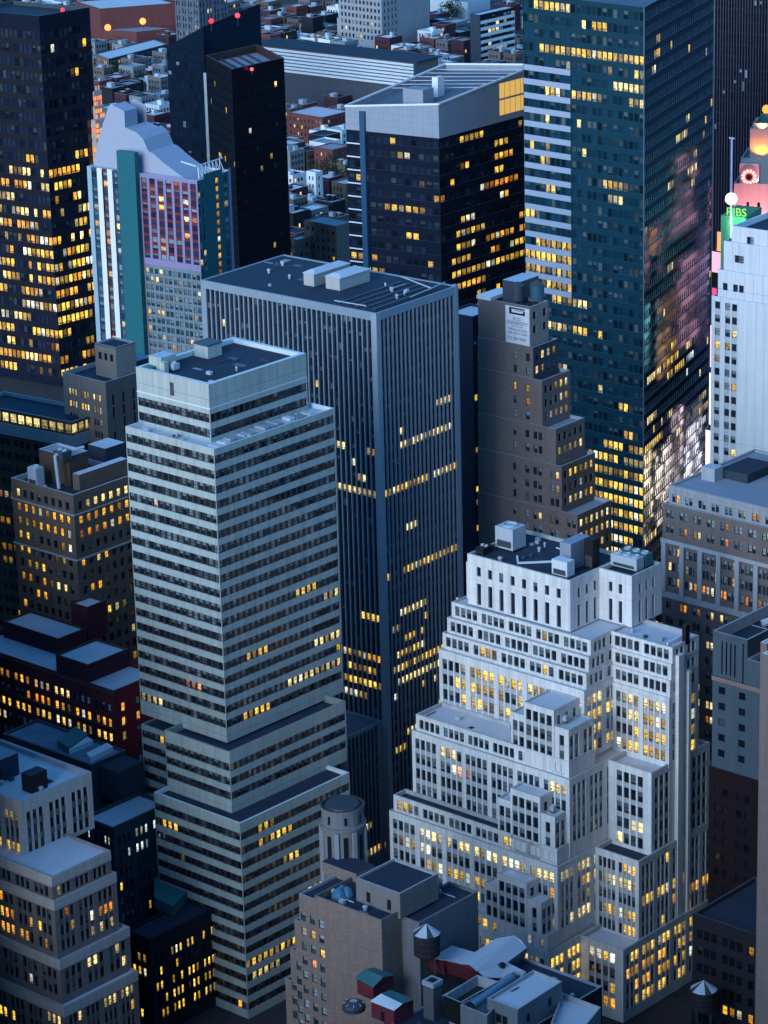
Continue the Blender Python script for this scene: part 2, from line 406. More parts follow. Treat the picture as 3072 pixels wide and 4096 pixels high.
# ------------------------------------------------------------------ the banded cream office tower
b = Building('banded_office_tower', 'cream stepped office tower ringed by dark ribbon windows on every floor', 'office tower', at(997, 4078, 0), -47.7)
lc = Lit(0.004, 0.72, ((YEL, 3), (PAL, 3), (PNK, 1)), 0.95, bl=0.85, blg=0.17, tint=(0.014, 0.018, 0.024), sash=1, frame=0.10, seed=5, rows=[
    ('R', 14, 0.22, 0.42, YEL), ('R', 15, 0.80, 1, PAL), ('R', 17, 0.55, 1, PAL), ('L', 16, 0.55, 0.75, PNK), ('L', 18, 0.02, 0.3, PAL), ('R', 12, 0.86, 1, PAL), ('R', 11, 0.62, 0.82, YEL), ('R', 18, 0.18, 0.4, YEL)])
sc_ = Style('R', fl=3.33, wh=1.85, head=0.75, tb=0.75, bb=0.3, w=1.28, gap=0.30, mg=0.25, dp=0.28, ds=0.14, wall=cream, mull=mull_d, lit=lc)
up_ = sc_.mod(tb=5.7, head=0.9, wh=1.95, bb=0.2, mg=0.3)
b.tier(18.2, 40.3, 14.25, 44.2, 124.5, 137.4, up_, up_, roof_dark, cream_cap, ph=1.0, pt=1.0)
b.tier(12.4, 39.2, 9.25, 46.4, 58.9, 125.5, sc_, sc_, roof_pale, cream_cap, ph=1.0, pt=0.35)
vr2, vr3 = 4.15+reach(b.p(6.65, 4.15), b.B, 1382, 59.95), reach(b.p(.2, 0), b.B, 1398, 46.6)
b.tier(6.65, 26.5, 4.15, vr2, 45.6, 59.95, sc_.mod(tb=2.0), sc_.mod(tb=2.0), roof_dark, cream, ph=1.6, pt=0.5)
b.tier(26.5, 40.8, 10.6, 46.0, 0, 55.5, sc_.mod(tb=0.5), sc_, roof_dark, cream, ph=0.6)
lb_ = Lit(0.01, 0.8, ((YEL, 4), (AMB, 1)), 0.95, bl=0.5, blg=0.10, sash=1, frame=0.10, seed=21, rows=[('R', 1, 0.2, 0.5, YEL), ('R', 0, 0.2, 0.32, YEL), ('L', 1, 0.1, 0.3, YEL), ('R', 3, 0.40, 0.56, YEL), ('R', 6, 0.62, 0.78, YEL), ('R', 9, 0.03, 0.65, YEL), ('R', 10, 0.1, 0.35, PAL), ('R', 8, 0.6, 0.72, YEL), ('L', 12, 0.9, 0.95, AMB)])
b.tier(0.2, 26.5, 0.0, vr3, 0, 46.6, sc_.mod(tb=1.6, fl=3.37, lit=lb_), sc_.mod(tb=1.6, fl=3.37, lit=lb_), roof_dark, cream_cap, ph=0.9, pt=0.5)
q = b.part('cornice_band'); b.box(q, 18.12, 40.3, 14.17, 44.2, 131.9, 132.15, cream_cap)
q = b.part('stair_bulkhead'); b.box(q, 35.2, 39.0, 17.0, 21.5, 136.4, 139.6, cream, steel); b.box(q, 33.6, 35.1, 16.4, 17.6, 136.4, 139.0, cream, steel)
q = b.part('lift_bulkhead'); b.box(q, 34.6, 38.8, 30.5, 34.8, 136.4, 139.2, cream, steel); b.box(q, 34.4, 39.0, 30.3, 35.0, 139.2, 139.5, steel_d)
q = b.part('louvre'); b.box(q, 28.8, 29.9, 14.15, 14.3, 133.0, 135.9, steel_d)
CREAM = b

# ------------------------------------------------------------------ the tower of vertical fins
N = atD(1504, 1254, 676)
b = Building('finned_office_tower', 'slate grey office tower striped by continuous vertical fins behind the cream banded tower', 'office tower', N, -50.0)
def ctrow(r, nr, f):
    h = {5: (0.02, 0.5), 7: (0.04, 0.6), 9: (0.25, 0.8), 12: (0.35, 0.85), 15: (0.05, 0.6), 18: (0.10, 0.6), 21: (0.02, 0.5), 23: (0.07, 0.6), 24: (0.14, 0.75), 25: (0.4, 0.88), 26: (0.16, 0.7), 27: (0.25, 0.8), 28: (0.02, 0.5), 29: (0.02, 0.5), 30: (0.04, 0.5), 31: (0.22, 0.75), 35: (0.1, 0.8)}
    if r >= 33: return (0.06, 0.6, ((YEL, 5), (AMB, 1)))
    return (min(.6, h[r][0]*1.5), h[r][1], ((YEL, 3), (PAL, 3), (AMB, 2))) if r in h else (0.012, 0.5, ((PAL, 1), (YEL, 1)))
lt = Lit(0.01, 0.5, ((YEL, 3), (PAL, 2)), 1.1, bl=0.25, blg=0.13, tint=(0.008, 0.016, 0.030), frame=0.04, seed=11, row_fn=ctrow,
         rows=[('R', 18, 0.25, 1.0, YEL), ('R', 9, 0.55, 0.95, PAL), ('R', 21, 0.2, 0.6, PAL), ('R', 25, 0.2, 0.75, YEL), ('R', 26, 0.15, 0.8, PAL), ('R', 24, 0.22, 0.5, YEL), ('L', 25, 0.8, 0.98, YEL), ('L', 27, 0.7, 0.9, YEL), ('L', 11, 0.05, 0.1, YEL), ('L', 10, 0.66, 0.78, PNK)])
cf = Style('S', fl=3.43, wh=1.75, head=0.3, tb=1.6, bb=0.3, w=1.17, gap=0.33, n=1, gg=0.33, mg=1.5, dp=0.52, ds=0.46, wall=fin_m, span=ct_dark, lit=lt)
b.tier(0, 54.1, 0, 29.9, 0, N.z, cf, cf, roof_dark, fin_m, ph=0.25, pt=0.5)
CT = b; CTZ = N.z
q = b.part('corner_pillar'); b.box(q, -0.12, 1.5, -0.12, 1.5, 0, CTZ-0.3, mat('corner_stone', (0.30, 0.32, 0.36), 0.7, 0.06, 0.1))
q = b.part('end_pillar'); b.box(q, -0.1, 1.0, 29.0, 30.0, 0, CTZ+0.3, fin_m)
q = b.part('mechanical_pit'); b.box(q, 1.2, 15, 1.2, 26, CTZ-0.2, CTZ+0.02, roof_dark)
for k in range(5): b.box(q, 2+k*2.6, 2.5+k*2.6, 2, 25, CTZ+0.03, CTZ+0.35, steel_d)
q = b.part('window_washing_rail'); q.bar(b.p3(1.5, 22, CTZ+0.9), b.p3(14, 26.5, CTZ+0.9), 0.16, steel); q.bar(b.p3(1.2, 14, CTZ+0.6), b.p3(3, 29, CTZ+0.6), 0.14, steel); q.bar(b.p3(14, 2, CTZ+0.5), b.p3(5, 2.5, CTZ+0.5), 0.14, steel)
for nm, u0, u1, v0, v1 in (('penthouse', 20.5, 24.8, 11.5, 22.5), ('stair_penthouse', 28.0, 31.2, 11.0, 24.0)):
    q = b.part(nm); pen = mat('penthouse_panel', (0.38, 0.37, 0.36), 0.8, 0.08, 0.1)
    b.box(q, u0, u1, v0, v1, CTZ-0.25, CTZ+2.7, pen)
    P = [b.p3(u0-.3, v0-.3, CTZ+2.7), b.p3(u0-.3, v1+.3, CTZ+2.7), b.p3(u1+.3, v1+.3, CTZ+2.7), b.p3(u1+.3, v0-.3, CTZ+2.7)]
    rr = [b.p3(u0+1, v0+1.5, CTZ+3.4), b.p3(u0+1, v1-1.5, CTZ+3.4), b.p3(u1-1, v1-1.5, CTZ+3.4), b.p3(u1-1, v0+1.5, CTZ+3.4)]
    for i in range(4): q.face([P[i], P[(i+1) % 4], rr[(i+1) % 4], rr[i]], roof_pale)
    q.face(rr, roof_pale)
# low wing of the finned tower, in front of its left face
b.tier(1.6, 22, -14, -0.05, 0, 37.0, cf.mod(tb=0.6), cf.mod(tb=0.6), roof_blue, fin_m, ph=0.6)

# ------------------------------------------------------------------ the white stepped tower
b = Building('stepped_white_tower', 'white stone setback tower rising in terraces beside the finned office tower', 'office tower', at(2484.7, 4092, 0), -48.2)
WL = Lit(0.05, 0.72, ((YEL, 4), (PAL, 2), (AMB, 3)), 1.15, bl=0.55, blg=0.17, tint=(0.012, 0.017, 0.028), sash=1, frame=0.05, seed=31)
def wrow(level):
    def f(r, nr, face):
        if level == 4: return {0: (0.6, 0.93, ((YEL, 5), (PAL, 2)))}.get(r, (0.26, 0.78, ((YEL, 4), (AMB, 3))))
        if level == 3: return (0.20, 0.8, ((YEL, 3), (PAL, 3), (AMB, 1))) if r < 4 else (0.2, 0.75, ((YEL, 2), (AMB, 1)))
        if level == 2: return (0.04, 0.65, ((PAL, 1), (PNK, 1)))
        if level == 1: return {0: (0.3, 0.85, ((YEL, 2), (PAL, 1))), 1: (0.35, 0.8, ((YEL, 2), (PAL, 1))), 2: (0.4, 0.85, ((PAL, 1), (YEL, 2))), 3: (0.6, 0.93, ((AMB, 2), (YEL, 1))), 4: (0.5, 0.9, ((AMB, 2), (YEL, 1)))}.get(r, (0.1, 0.6, ((YEL, 1),)))
        return (0.03, 0.5, ((YEL, 1),))
    return f
def wlit(level, seed):
    q = Lit(**{k: v for k, v in WL.__dict__.items() if k not in ('s', 'rng', 'self')}); q.rng = random.Random(seed); q.row_fn = wrow(level); return q
ws = Style('S', fl=3.62, wh=2.45, head=0.45, tb=1.2, bb=0.2, w=1.24, gap=0.38, n=4, gg=1.3, mg=1.0, dp=0.30, ds=0.14, wall=whitest, span=white_sp, lit=wlit(0, 1))
wr = ws.mod(n=3, gg=1.5, mg=1.2)
def lev(level, sd, base=ws, **k): return base.mod(lit=wlit(level, sd), **k)
VB = 35.5
# ground band, then each terrace; the left wing L stands forward of the right wing
b.tier(11.1, 60.0, -11.2, VB, 0, 17.45, lev(4, 2), lev(4, 3, wr), roof_pale, whitest, ph=0.5)
b.tier(-0.4, 11.1, 0.2, VB, 0, 17.45, lev(4, 4), lev(4, 5, wr), roof_pale, whitest, ph=0.9)
b.tier(12.2, 59.9, -6.3, VB, 17.45, 35.66, lev(3, 6), lev(3, 7, wr), roof_pale, whitest, ph=0.5, back=False)
b.tier(0.4, 12.2, 6.8, VB, 16.5, 35.66, lev(3, 8), lev(3, 9, wr), roof_dark, whitest, ph=1.0)
b.tier(12.7, 57.0, -1.35, VB, 35.66, 54.15, lev(2, 10), lev(2, 11, wr), roof_pale, whitest, ph=0.5, back=False)
b.tier(1.1, 12.7, 12.2, VB-2, 34.6, 54.15, lev(2, 12), lev(2, 13, wr), roof_pale, whitest, ph=1.0)
b.tier(16.2, 57.0, 8.4, VB, 54.15, 70.4, lev(1, 14, tb=1.6), lev(1, 15, wr), roof_pale, whitest, ph=0.4)
b.tier(1.0, 16.2, 18.3, 29.0, 53.1, 69.4, lev(1, 16), lev(1, 17, wr, n=2), roof_pale, whitest, ph=0.4)
for i, (z0, z1, v, u1) in enumerate(((70.0, 73.9, 9.7, 56.9), (73.5, 77.2, 11.0, 56.6), (76.8, 80.55, 12.3, 56.3))):
    b.tier(16.6+i*.4, u1, v, VB, z0, z1, lev(0, 20+i, tb=0.4, head=0.35, wh=2.25), lev(0, 24+i, wr, tb=0.4, head=0.35, wh=2.25), roof_pale, whitest, ph=0.5)
for i, (z0, z1, v) in enumerate(((69.0, 73.2, 18.7), (72.8, 76.9, 19.1), (76.5, 80.55, 19.5))):
    b.tier(1.1, 16.6+i*.4, v, 29.0, z0, z1, lev(0, 28+i, tb=0.4, head=0.35, wh=2.25), lev(0, 32+i, wr, n=2, tb=0.4, head=0.35, wh=2.25), roof_pale, whitest, ph=0.5)
# set-back floors above the ledges
b.tier(13.4, 56.3, -0.6, 8.4, 54.0, 57.9, lev(0, 40, tb=0.75, head=0.3, wh=2.2), lev(0, 41, wr), roof_pale, whitest, ph=0.9, back=False)
b.tier(12.9, 59.2, -5.5, -1.35, 35.5, 39.4, lev(0, 42, tb=0.75, head=0.3, wh=2.2), lev(0, 43, wr), roof_dark, whitest, ph=0.9, back=False)
b.tier(11.8, 59.4, -10.5, -6.3, 17.3, 21.1, lev(4, 44, tb=0.75, head=0.3, wh=2.2), lev(0, 45, wr), roof_pale, whitest, ph=0.9, back=False)
# bays that climb against each terrace wall
for k, (zb, v0, v1) in enumerate(((21.0, -11.15, -6.3), (39.3, -6.25, -1.35), (57.8, -1.3, 8.4))):
    zt = (31.9, 50.2, 68.6)[k]
    b.tier(17.4, 25.6, v0+.75, v1, zb-21.0+17.3, zt, lev(2, 50+k, tb=1.0, mg=0.6), lev(2, 54+k, wr, n=1), roof_pale, whitest, ph=0.3, back=False)
    b.tier(25.6, 29.6, v0+1.3, v1, zb-21.0+17.3, zt-3.5, lev(2, 60+k, n=2, mg=0.5), None, roof_pale, whitest, ph=0.3, wall=whitest, back=False)
    b.tier(13.6, 17.4, v0+.95, v1, zb-21.0+17.3, zt-3.6, lev(2, 64+k, n=2, mg=0.5), lev(2, 68+k, wr, n=2, mg=0.4), roof_pale, whitest, ph=0.3, back=False)
# crown
cw = ws.mod(n=1, w=1.1, gap=1.2, gg=1.9, mg=2.6, fl=9, wh=5.0, head=0.5, tb=0.4, bb=0.2, dp=0.4, ds=0.0, lit=Lit(0.0, 0, bl=0.0, seed=3, tint=(0.008, 0.011, 0.02)))
ct_ = cw.mod(wh=2.2, head=1.4, tb=1.1, lit=Lit(0.12, 0.3, bl=0.2, seed=9))
for (u0, u1, v0, v1) in ((24.3, 53.0, 14.1, 34.5), (15.5, 24.3, 24.3, 35.2)):
    b.tier(u0, u1, v0, v1, 80.3, 86.6, cw, cw, roof_dark, whitest, ph=0.0)
    b.tier(u0, u1, v0, v1, 86.6, 92.1, ct_, ct_, roof_dark, whitest, ph=0.8, pt=0.5)
b.tier(53.0, 55.4, 16.5, 34.5, 80.3, 89.0, cw.mod(mg=0.6), None, roof_pale, whitest, ph=0.4, wall=whitest)
# right shoulder and chimney
b.tier(0.6, 12, VB, VB+3.2, 0, 47.0, None, lev(1, 80, wr, n=2, mg=0.6), roof_pale, whitest, ph=0.5, wall=whitest)
q = b.part('wall_buttress'); b.box(q, 0.2, 1.4, 20.6, 22.6, 17.3, 78.5, whitest); b.box(q, -0.1, 1.4, 23.8, 24.8, 0, 74, whitest)
q = b.part('chimney'); b.box(q, 0.9, 1.9, 24.0, 25.4, 79.9, 84.2, black_p)
q = b.part('roof_walkway'); b.box(q, 3.0, 3.4, 20.5, 28.6, 80.0, 80.9, white_p); b.box(q, 3.2, 14.5, 28.0, 28.4, 80.0, 81.2, concrete)
WHITE = b

# ------------------------------------------------------------------ helpers for the other buildings
def zfor(xy, py):
    lo, hi = -20.0, 300.0
    for _ in range(50):
        mid = (lo+hi)/2
        if px((xy[0], xy[1], mid))[1] > py: lo = mid
        else: hi = mid
    return lo
def fitv(b, x, y, v):
    lo, hi = 0.0, 300.0
    for _ in range(50):
        mid = (lo+hi)/2; q = at(x, y, mid)
        if (Vector((q.x, q.y))-b.O).dot(b.B) < v: hi = mid
        else: lo = mid
    q = at(x, y, lo); return (Vector((q.x, q.y))-b.O).dot(b.A), lo
def loc(b, x, y, z):
    q = at(x, y, z); d = Vector((q.x, q.y))-b.O; return d.dot(b.A), d.dot(b.B)
def one3(name, label, near, left, right, D, sl, sr, rmat, cmat=None, ph=1.0, pt=0.5, z0=0, cat='building', build=True):
    N = atD(near[0], near[1], D); Lp, Rp = at(left[0], left[1], N.z), at(right[0], right[1], N.z)
    b = Building(name, label, cat, (N.x, N.y)); a, c = Vector((Lp.x-N.x, Lp.y-N.y)), Vector((Rp.x-N.x, Rp.y-N.y))
    b.lu, b.lv, b.H = a.length, c.length, N.z; b.A, b.B = a/a.length, c/c.length
    if build: b.tier(0, b.lu, 0, b.lv, z0, N.z, sl, sr, rmat, cmat, ph, pt)
    return b
def standing(b, mb, zb, base, topy, xl, xr, mt, top=None, cap=None):
    """a block standing on a roof at height zb: its near foot, the picture height of its top, its side edges"""
    N = at(base[0], base[1], zb); N2 = Vector((N.x, N.y)); z1 = zfor(N2, topy)
    la, lb = reach(N2, b.A, xl, z1), reach(N2, b.B, xr, z1)
    P = [N2, N2+b.B*lb, N2+b.A*la+b.B*lb, N2+b.A*la]
    poly = [tuple(q) for q in P]
    if cap:
        mb.prism(poly, zb-0.5, z1-0.5, mt, top or mt); ins = inset(poly, 0.35)
        for i in range(4):
            j = (i+1) % 4
            mb.face([(*poly[i], z1-.5), (*poly[j], z1-.5), (*poly[j], z1), (*poly[i], z1)], mt)
            mb.face([(*poly[i], z1), (*poly[j], z1), (*ins[j], z1), (*ins[i], z1)], cap)
            mb.face([(*ins[j], z1-.49), (*ins[i], z1-.49), (*ins[i], z1), (*ins[j], z1)], cap)
    else: mb.prism(poly, zb-0.5, z1, mt, top or mt)
    OCC.append((poly, zb, z1))
    return N2, la, lb, z1
def slab(b, mb, pts, tops, mt, top=None, z0=0):
    n = len(pts)
    for i in range(n):
        j = (i+1) % n; l = math.dist(pts[i], pts[j])
        mb.face([(*pts[i], z0), (*pts[j], z0), (*pts[j], tops[j]), (*pts[i], tops[i])], mt, [(0, z0), (l, z0), (l, tops[j]), (0, tops[i])])
    mb.face([(*pts[i], tops[i]) for i in range(n)], top or mt)
    OCC.append(([tuple(q) for q in pts[:4]], z0, min(tops)))
def st(mode, wall, lit, **k): return Style(mode, wall=wall, lit=lit, **k)

# ------------------------------------------------------------------ teal glass skyscraper on the right
def tsrow(r, nr, f):
    t = r/nr; pal = ((YEL, 4), (PAL, 2))
    if f == 'R': return (0.022, 0.6, ((PAL, 2), (YEL, 2))) if t < 0.6 else (0.06, 0.7, ((PAL, 3), (YEL, 2), (WHI, 1)))
    if t < 0.14: return (0.05, 0.75, ((PAL, 1), (YEL, 2)))
    if t < 0.5: return (0.04, 0.7, pal)
    if t < 0.72: return (0.035, 0.72, pal)
    return (0.34, 0.9, ((YEL, 6), (PAL, 1)))
tl = Lit(0.05, 0.6, E=1.15, bl=0.35, blg=0.10, tint=(0.006, 0.030, 0.052), frame=0.02, seed=77, row_fn=tsrow, tv=0.7)
tg = Style('R', fl=4.15, wh=2.45, head=0.6, tb=1.0, bb=0.3, w=1.45, gap=0.12, mg=0.25, dp=0.24, ds=0.16, wall=teal_sp, mull=teal_sp, lit=tl, sill=mat('teal_sill', (0.06, 0.13, 0.18), 0.4, 0.05, 0))
b = one3('glass_skyscraper', 'very tall teal glass tower with pale bands down one side and many lit offices', (2577, 29), (2089, -27), (2857, -122), 865, None, None, roof_blue, build=False)
TS = b; b.wmat = teal_sp; H = b.H; U = b.lu; V = b.lv; k = U*0.60
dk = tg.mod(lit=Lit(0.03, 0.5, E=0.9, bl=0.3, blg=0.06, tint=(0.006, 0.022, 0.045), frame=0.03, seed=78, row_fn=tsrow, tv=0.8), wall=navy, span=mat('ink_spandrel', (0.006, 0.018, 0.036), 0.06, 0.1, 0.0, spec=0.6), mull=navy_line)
b.facade(b.p(U, 0), b.p(k, 0), H-92, H-17, tg.mod(span=pale_sp, tb=0.55), 'L')
b.facade(b.p(U, 0), b.p(k, 0), H-17, H, tg, 'L'); b.facade(b.p(k, 0), b.p(0, 0), H-17, H, tg, 'L')
b.facade(b.p(k, 0), b.p(0, 0), 0, H-17, tg.mod(tb=0.55), 'L'); b.facade(b.p(U, 0), b.p(k, 0), 0, H-92, tg.mod(tb=0.3), 'L')
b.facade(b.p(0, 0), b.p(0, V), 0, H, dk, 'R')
blk = Style('blank', wall=teal_sp)
b.facade(b.p(0, V), b.p(U, V), 0, H, blk, 'B'); b.facade(b.p(U, V), b.p(U, 0), 0, H, blk, 'B')
poly = [tuple(b.p(*q)) for q in ((0, 0), (0, V), (U, V), (U, 0))]
b.top(poly, H, roof_blue, 1.0, 0.5, navy_line); OCC.append((poly, 0, H))
q = b.part('corner_mullion'); b.box(q, -0.12, 0.2, -0.12, 0.2, 0, H-0.1, navy_line)
q = b.part('edge_mullion'); b.box(q, -0.15, 0.3, V-0.4, V+0.1, 0, H+1, mat('pale_metal', (0.20, 0.24, 0.32), 0.4, 0.05, 0))

# ------------------------------------------------------------------ dark tower with the sloping grey crown
nl = Lit(0.06, 0.62, ((YEL, 4), (AMB, 3), (PAL, 1)), 0.95, bl=0.3, blg=0.05, tint=(0.006, 0.014, 0.03), frame=0.06, seed=91, tv=0.8,
         row_fn=lambda r, nr, f: ((0.20, 0.8, ((AMB, 3), (YEL, 3), (ORA, 1))) if f == 'R' and r > 3 else (0.10, 0.55, ((YEL, 3), (AMB, 2)))))
ng = Style('R', fl=4.1, wh=2.0, head=0.9, tb=0.3, bb=0.3, w=1.9, gap=0.16, mg=0.4, dp=0.16, ds=0.06, wall=navy, mull=navy, lit=nl, sill=navy_line)
b = one3('sloping_crown_tower', 'dark glass office tower whose pale grey crown slopes up to the right', (1756, 554), (1385, 517), (2150, 447), 905, ng, ng, roof_dark, ph=0)
SC = b; H = b.H
ztop = [fitv(b, 1753, 416, 0)[1]]
zl = zfor(b.p(b.lu, 0), 424); zr = zfor(b.p(0, b.lv), 258); zb_ = zr+zl-ztop[0]+1
pts = [b.p(-.12, -.12), b.p(-.12, b.lv), b.p(b.lu+.1, b.lv), b.p(b.lu+.1, -.12)]
q = b.part('crown')
for i, (ta, tb2) in enumerate(((ztop[0], zr), (zr, zb_), (zb_, zl), (zl, ztop[0]))):
    a, c = pts[i], pts[(i+1) % 4]; l = (c-a).length
    q.face([(*a, H), (*c, H), (*c, tb2), (*a, ta)], crown_m, [(0, 0), (l, 0), (l, tb2-H), (0, ta-H)])
q.face([(*p, z-2.2) for p, z in zip(pts, (ztop[0], zr, zb_, zl))], roof_blue)
rim = b.part('roof_rim')
zz = (ztop[0], zr, zb_, zl)
for i in range(4): rim.bar((*pts[i], zz[i]), (*pts[(i+1) % 4], zz[(i+1) % 4]), 0.38, white_p)
rb = b.part('roof_beam')
for k in range(6):
    s = 0.45+k*0.09
    A_, B_ = pts[0].lerp(pts[1], s), pts[3].lerp(pts[2], s); za, zb2 = zz[0]+(zz[1]-zz[0])*s, zz[3]+(zz[2]-zz[3])*s
    rb.bar((*A_, za-0.4), (*B_, zb2-0.4), 0.13, steel)
rb2 = b.part('screen_wall'); b.box(rb2, 9, 16, 5, 10, H+6, ztop[0]+2.6, roof_mid); b.box(rb2, 12, 14, 16, 19, H+6, ztop[0]+4.4, white_p)
q = b.part('corner_fin'); b.box(q, b.lu*0.78, b.lu*0.835, -0.9, -0.02, 0, zl-1, mat('blue_fin', (0.02, 0.07, 0.14), 0.4, 0.05, 0))
q = b.part('atrium_glazing'); va = reach(b.O, b.B, 1996, H+6)
for r in range(2):
    for c in range(5):
        v0 = va+c*2.6
        q.face([b.p3(-.2, v0, H+2+r*5.2), b.p3(-.2, v0+2.4, H+2+r*5.2), b.p3(-.2, v0+2.4, H+6.6+r*5.2), b.p3(-.2, v0, H+6.6+r*5.2)], glow('atrium_light', (1.0, 0.62, 0.16), 0.62), None)
# light bands of the left strip
q = b.part('pale_sill')
for k in range(22):
    z = H-4.1*(k+1)-0.15; b.box(q, b.lu*0.84, b.lu-0.1, -0.22, -0.02, z, z+0.35, white_p)

# ------------------------------------------------------------------ black twin slabs
bl_ = Lit(0.02, 0.15, ((YEL, 2), (PAL, 1)), 0.9, bl=0.05, blg=0.03, tint=(0.006, 0.005, 0.010), frame=0.05, seed=17)
bs_ = Style('S', fl=3.9, wh=2.2, head=0.8, tb=3.5, bb=0.3, w=1.4, gap=0.5, mg=0.7, dp=0.08, ds=0.0, wall=black_g, lit=bl_)
b = one3('black_box_tower', 'black glass tower with a sunken flat roof in front of the slanted navy slab', (926, 278), (821, 221), (1136, 231), 1150, bs_, bs_, roof_mid, mat('rust_edge', (0.06, 0.03, 0.03), 0.7), ph=3.0, pt=1.0)
q = b.part('roof_grid')
for k in range(5): b.box(q, 1.5, b.lu-1.5, 3+k*4.6, 3.5+k*4.6, b.H-3.0, b.H-2.2, steel_d)
BB = b
N = atD(812, 108, 1196); b = Building('slanted_navy_slab', 'dark navy glass slab with a slanted roofline and a white vertical edge', 'office tower', N, -52)
sl_m = mat('deep_navy_glass', (0.006, 0.016, 0.034), 0.12, 0.15, 0.0, spec=0.5)
q = b.wall; lu = reach(N, b.A, 662, N.z); lv = reach(N, b.B, 1042, N.z)
pp = [b.p(0, 0), b.p(0, lv), b.p(lu, lv), b.p(lu, 0)]
slab(b, q, pp, [N.z, N.z+4, N.z-8, zfor(pp[3], 186)], sl_m)
q = b.part('white_edge'); q.bar(b.p3(-.4, -.6, 0), b.p3(-.4, -.6, zfor(b.p(-.4, -.6), 292)), 0.75, white_p)
ll = Lit(0.015, 0.2, ((YEL, 1), (PAL, 1)), 0.9, bl=0.05, tint=(0.006, 0.016, 0.034), seed=44)
b.facade(b.p(lu, -.1), b.p(0, -.1), 0, min(N.z-9, zfor(pp[3], 186)), Style('R', fl=3.9, wh=2.6, head=.6, tb=1, w=1.6, gap=.1, mg=.3, dp=.06, ds=.02, wall=sl_m, mull=sl_m, lit=ll), 'L')

# ------------------------------------------------------------------ hotel with the swooping metal roof
N = atD(788, 723, 1030); b = Building('colourful_hotel', 'colourful hotel slab in teal, lilac and white under a swooping grey metal roof', 'hotel', N, -55)
lu = reach(N, b.A, 347, N.z); lv = reach(N, b.B, 922, N.z); H = N.z; HT = b
hl = Lit(0.13, 0.25, ((YEL, 2), (PAL, 3), (AMB, 2)), 0.9, bl=0.8, blg=0.22, tint=(0.02, 0.07, 0.10), frame=0.09, seed=61)
red_w = mat('red_panel', (0.16, 0.02, 0.03), 0.6); blue_w = mat('blue_panel', (0.03, 0.07, 0.14), 0.5); slatep = mat('slate_panel', (0.10, 0.13, 0.18), 0.6)
hs = Style('S', fl=2.95, wh=1.9, head=0.5, tb=0.8, bb=0.2, w=1.6, gap=0.4, n=2, gg=0.9, mg=0.6, dp=0.15, ds=0.08, wall=slatep, span=slatep, lit=hl)
fx = lambda x: lu*(788-x)/(788-347)
def seg(x0, x1, z0, z1, s_, v=0.0): b.facade(b.p(fx(x0), v), b.p(fx(x1), v), z0, z1, s_, 'L')
one_col = hs.mod(n=1, w=1.9, mg=0.1, gap=0.1, wh=2.2)
seg(347, 364, 0, H, Style('blank', wall=mat('pale_blue_panel', (0.30, 0.42, 0.50), 0.5)))
seg(364, 390, 0, H, one_col.mod(wall=blue_w, span=blue_w)); seg(390, 410, 0, H, Style('blank', wall=white_p), -0.4)
seg(410, 432, 0, H, one_col.mod(wall=red_w, span=red_w)); seg(432, 452, 0, H, Style('blank', wall=white_p), -0.4)
seg(452, 488, 0, H, one_col.mod(wall=blue_w, span=blue_w, n=2, w=1.3))
seg(488, 560, 0, H, Style('blank', wall=teal_p))
seg(560, 788, H-32, H, hs.mod(wall=lilac_p, span=red_w, n=1, w=2.4, gg=1.0, lit=Lit(0.10, 0.2, ((ORA, 2), (PAL, 2), (YEL, 1)), 0.95, bl=0.5, blg=0.25, tint=(0.03, 0.03, 0.06), frame=0.08, seed=63)))
seg(560, 788, 0, H-32, hs.mod(n=2, w=1.5, gg=0.8, wall=mat('pale_slate_grid', (0.16, 0.205, 0.245), 0.6), span=mat('pale_slate_grid', (0,)*3)))
teal_l = Lit(0.10, 0.2, ((PAL, 2), (WHI, 1)), 0.9, bl=0.4, blg=0.3, tint=(0.02, 0.12, 0.15), seed=64)
b.facade(b.p(0, 0), b.p(0, lv*0.2), 0, H, one_col.mod(wall=teal_p, span=teal_p, lit=teal_l), 'R')
b.facade(b.p(0, lv*0.2), b.p(0, lv*0.75), 0, H+1.5, Style('S', fl=2.95, wh=1.9, head=0.6, tb=2, cols=lambda L: [(L*.62, L*.62+1.5)], dp=0.1, wall=teal_p, lit=Lit(0.9, 0.6, ((ORA, 2), (AMB, 2)), 0.8, bl=0, seed=65)), 'R')
b.facade(b.p(0, lv*0.75), b.p(0, lv*0.93), 0, H, one_col.mod(wall=teal_p, span=teal_p, lit=teal_l), 'R'); b.facade(b.p(0, lv*0.93), b.p(0, lv), 0, H+1, Style('blank', wall=lilac_p), 'R')
b.facade(b.p(0, lv), b.p(lu, lv), 0, H, Style('blank', wall=slatep), 'B'); b.facade(b.p(lu, lv), b.p(lu, 0), 0, H, Style('blank', wall=slatep), 'B')
poly = [tuple(b.p(*k_)) for k_ in ((0, 0), (0, lv), (lu, lv), (lu, 0))]; b.top(poly, H, roof_mid, 0.6, 0.4, white_p); OCC.append((poly, 0, H))
q = b.part('lift_shaft'); b.box(q, fx(560), fx(488), -2.2, -0.05, 0, H+7.5, teal_p)
swo = mat('grey_metal_roofing', (0.33, 0.36, 0.46), 0.5, 0.05, 0.05)
q = b.part('swooping_roof')
prof = [(372, 682), (392, 560), (434, 427), (450, 420), (497, 446), (500, 510), (545, 530), (572, 556), (594, 606), (612, 614), (655, 652), (740, 715)]
UZ = [fitv(b, x, y, 3.0) for x, y in prof]; dep = [14, 14, 7, 7, 7, 12, 14, 14, 14, 14, 14, 13]
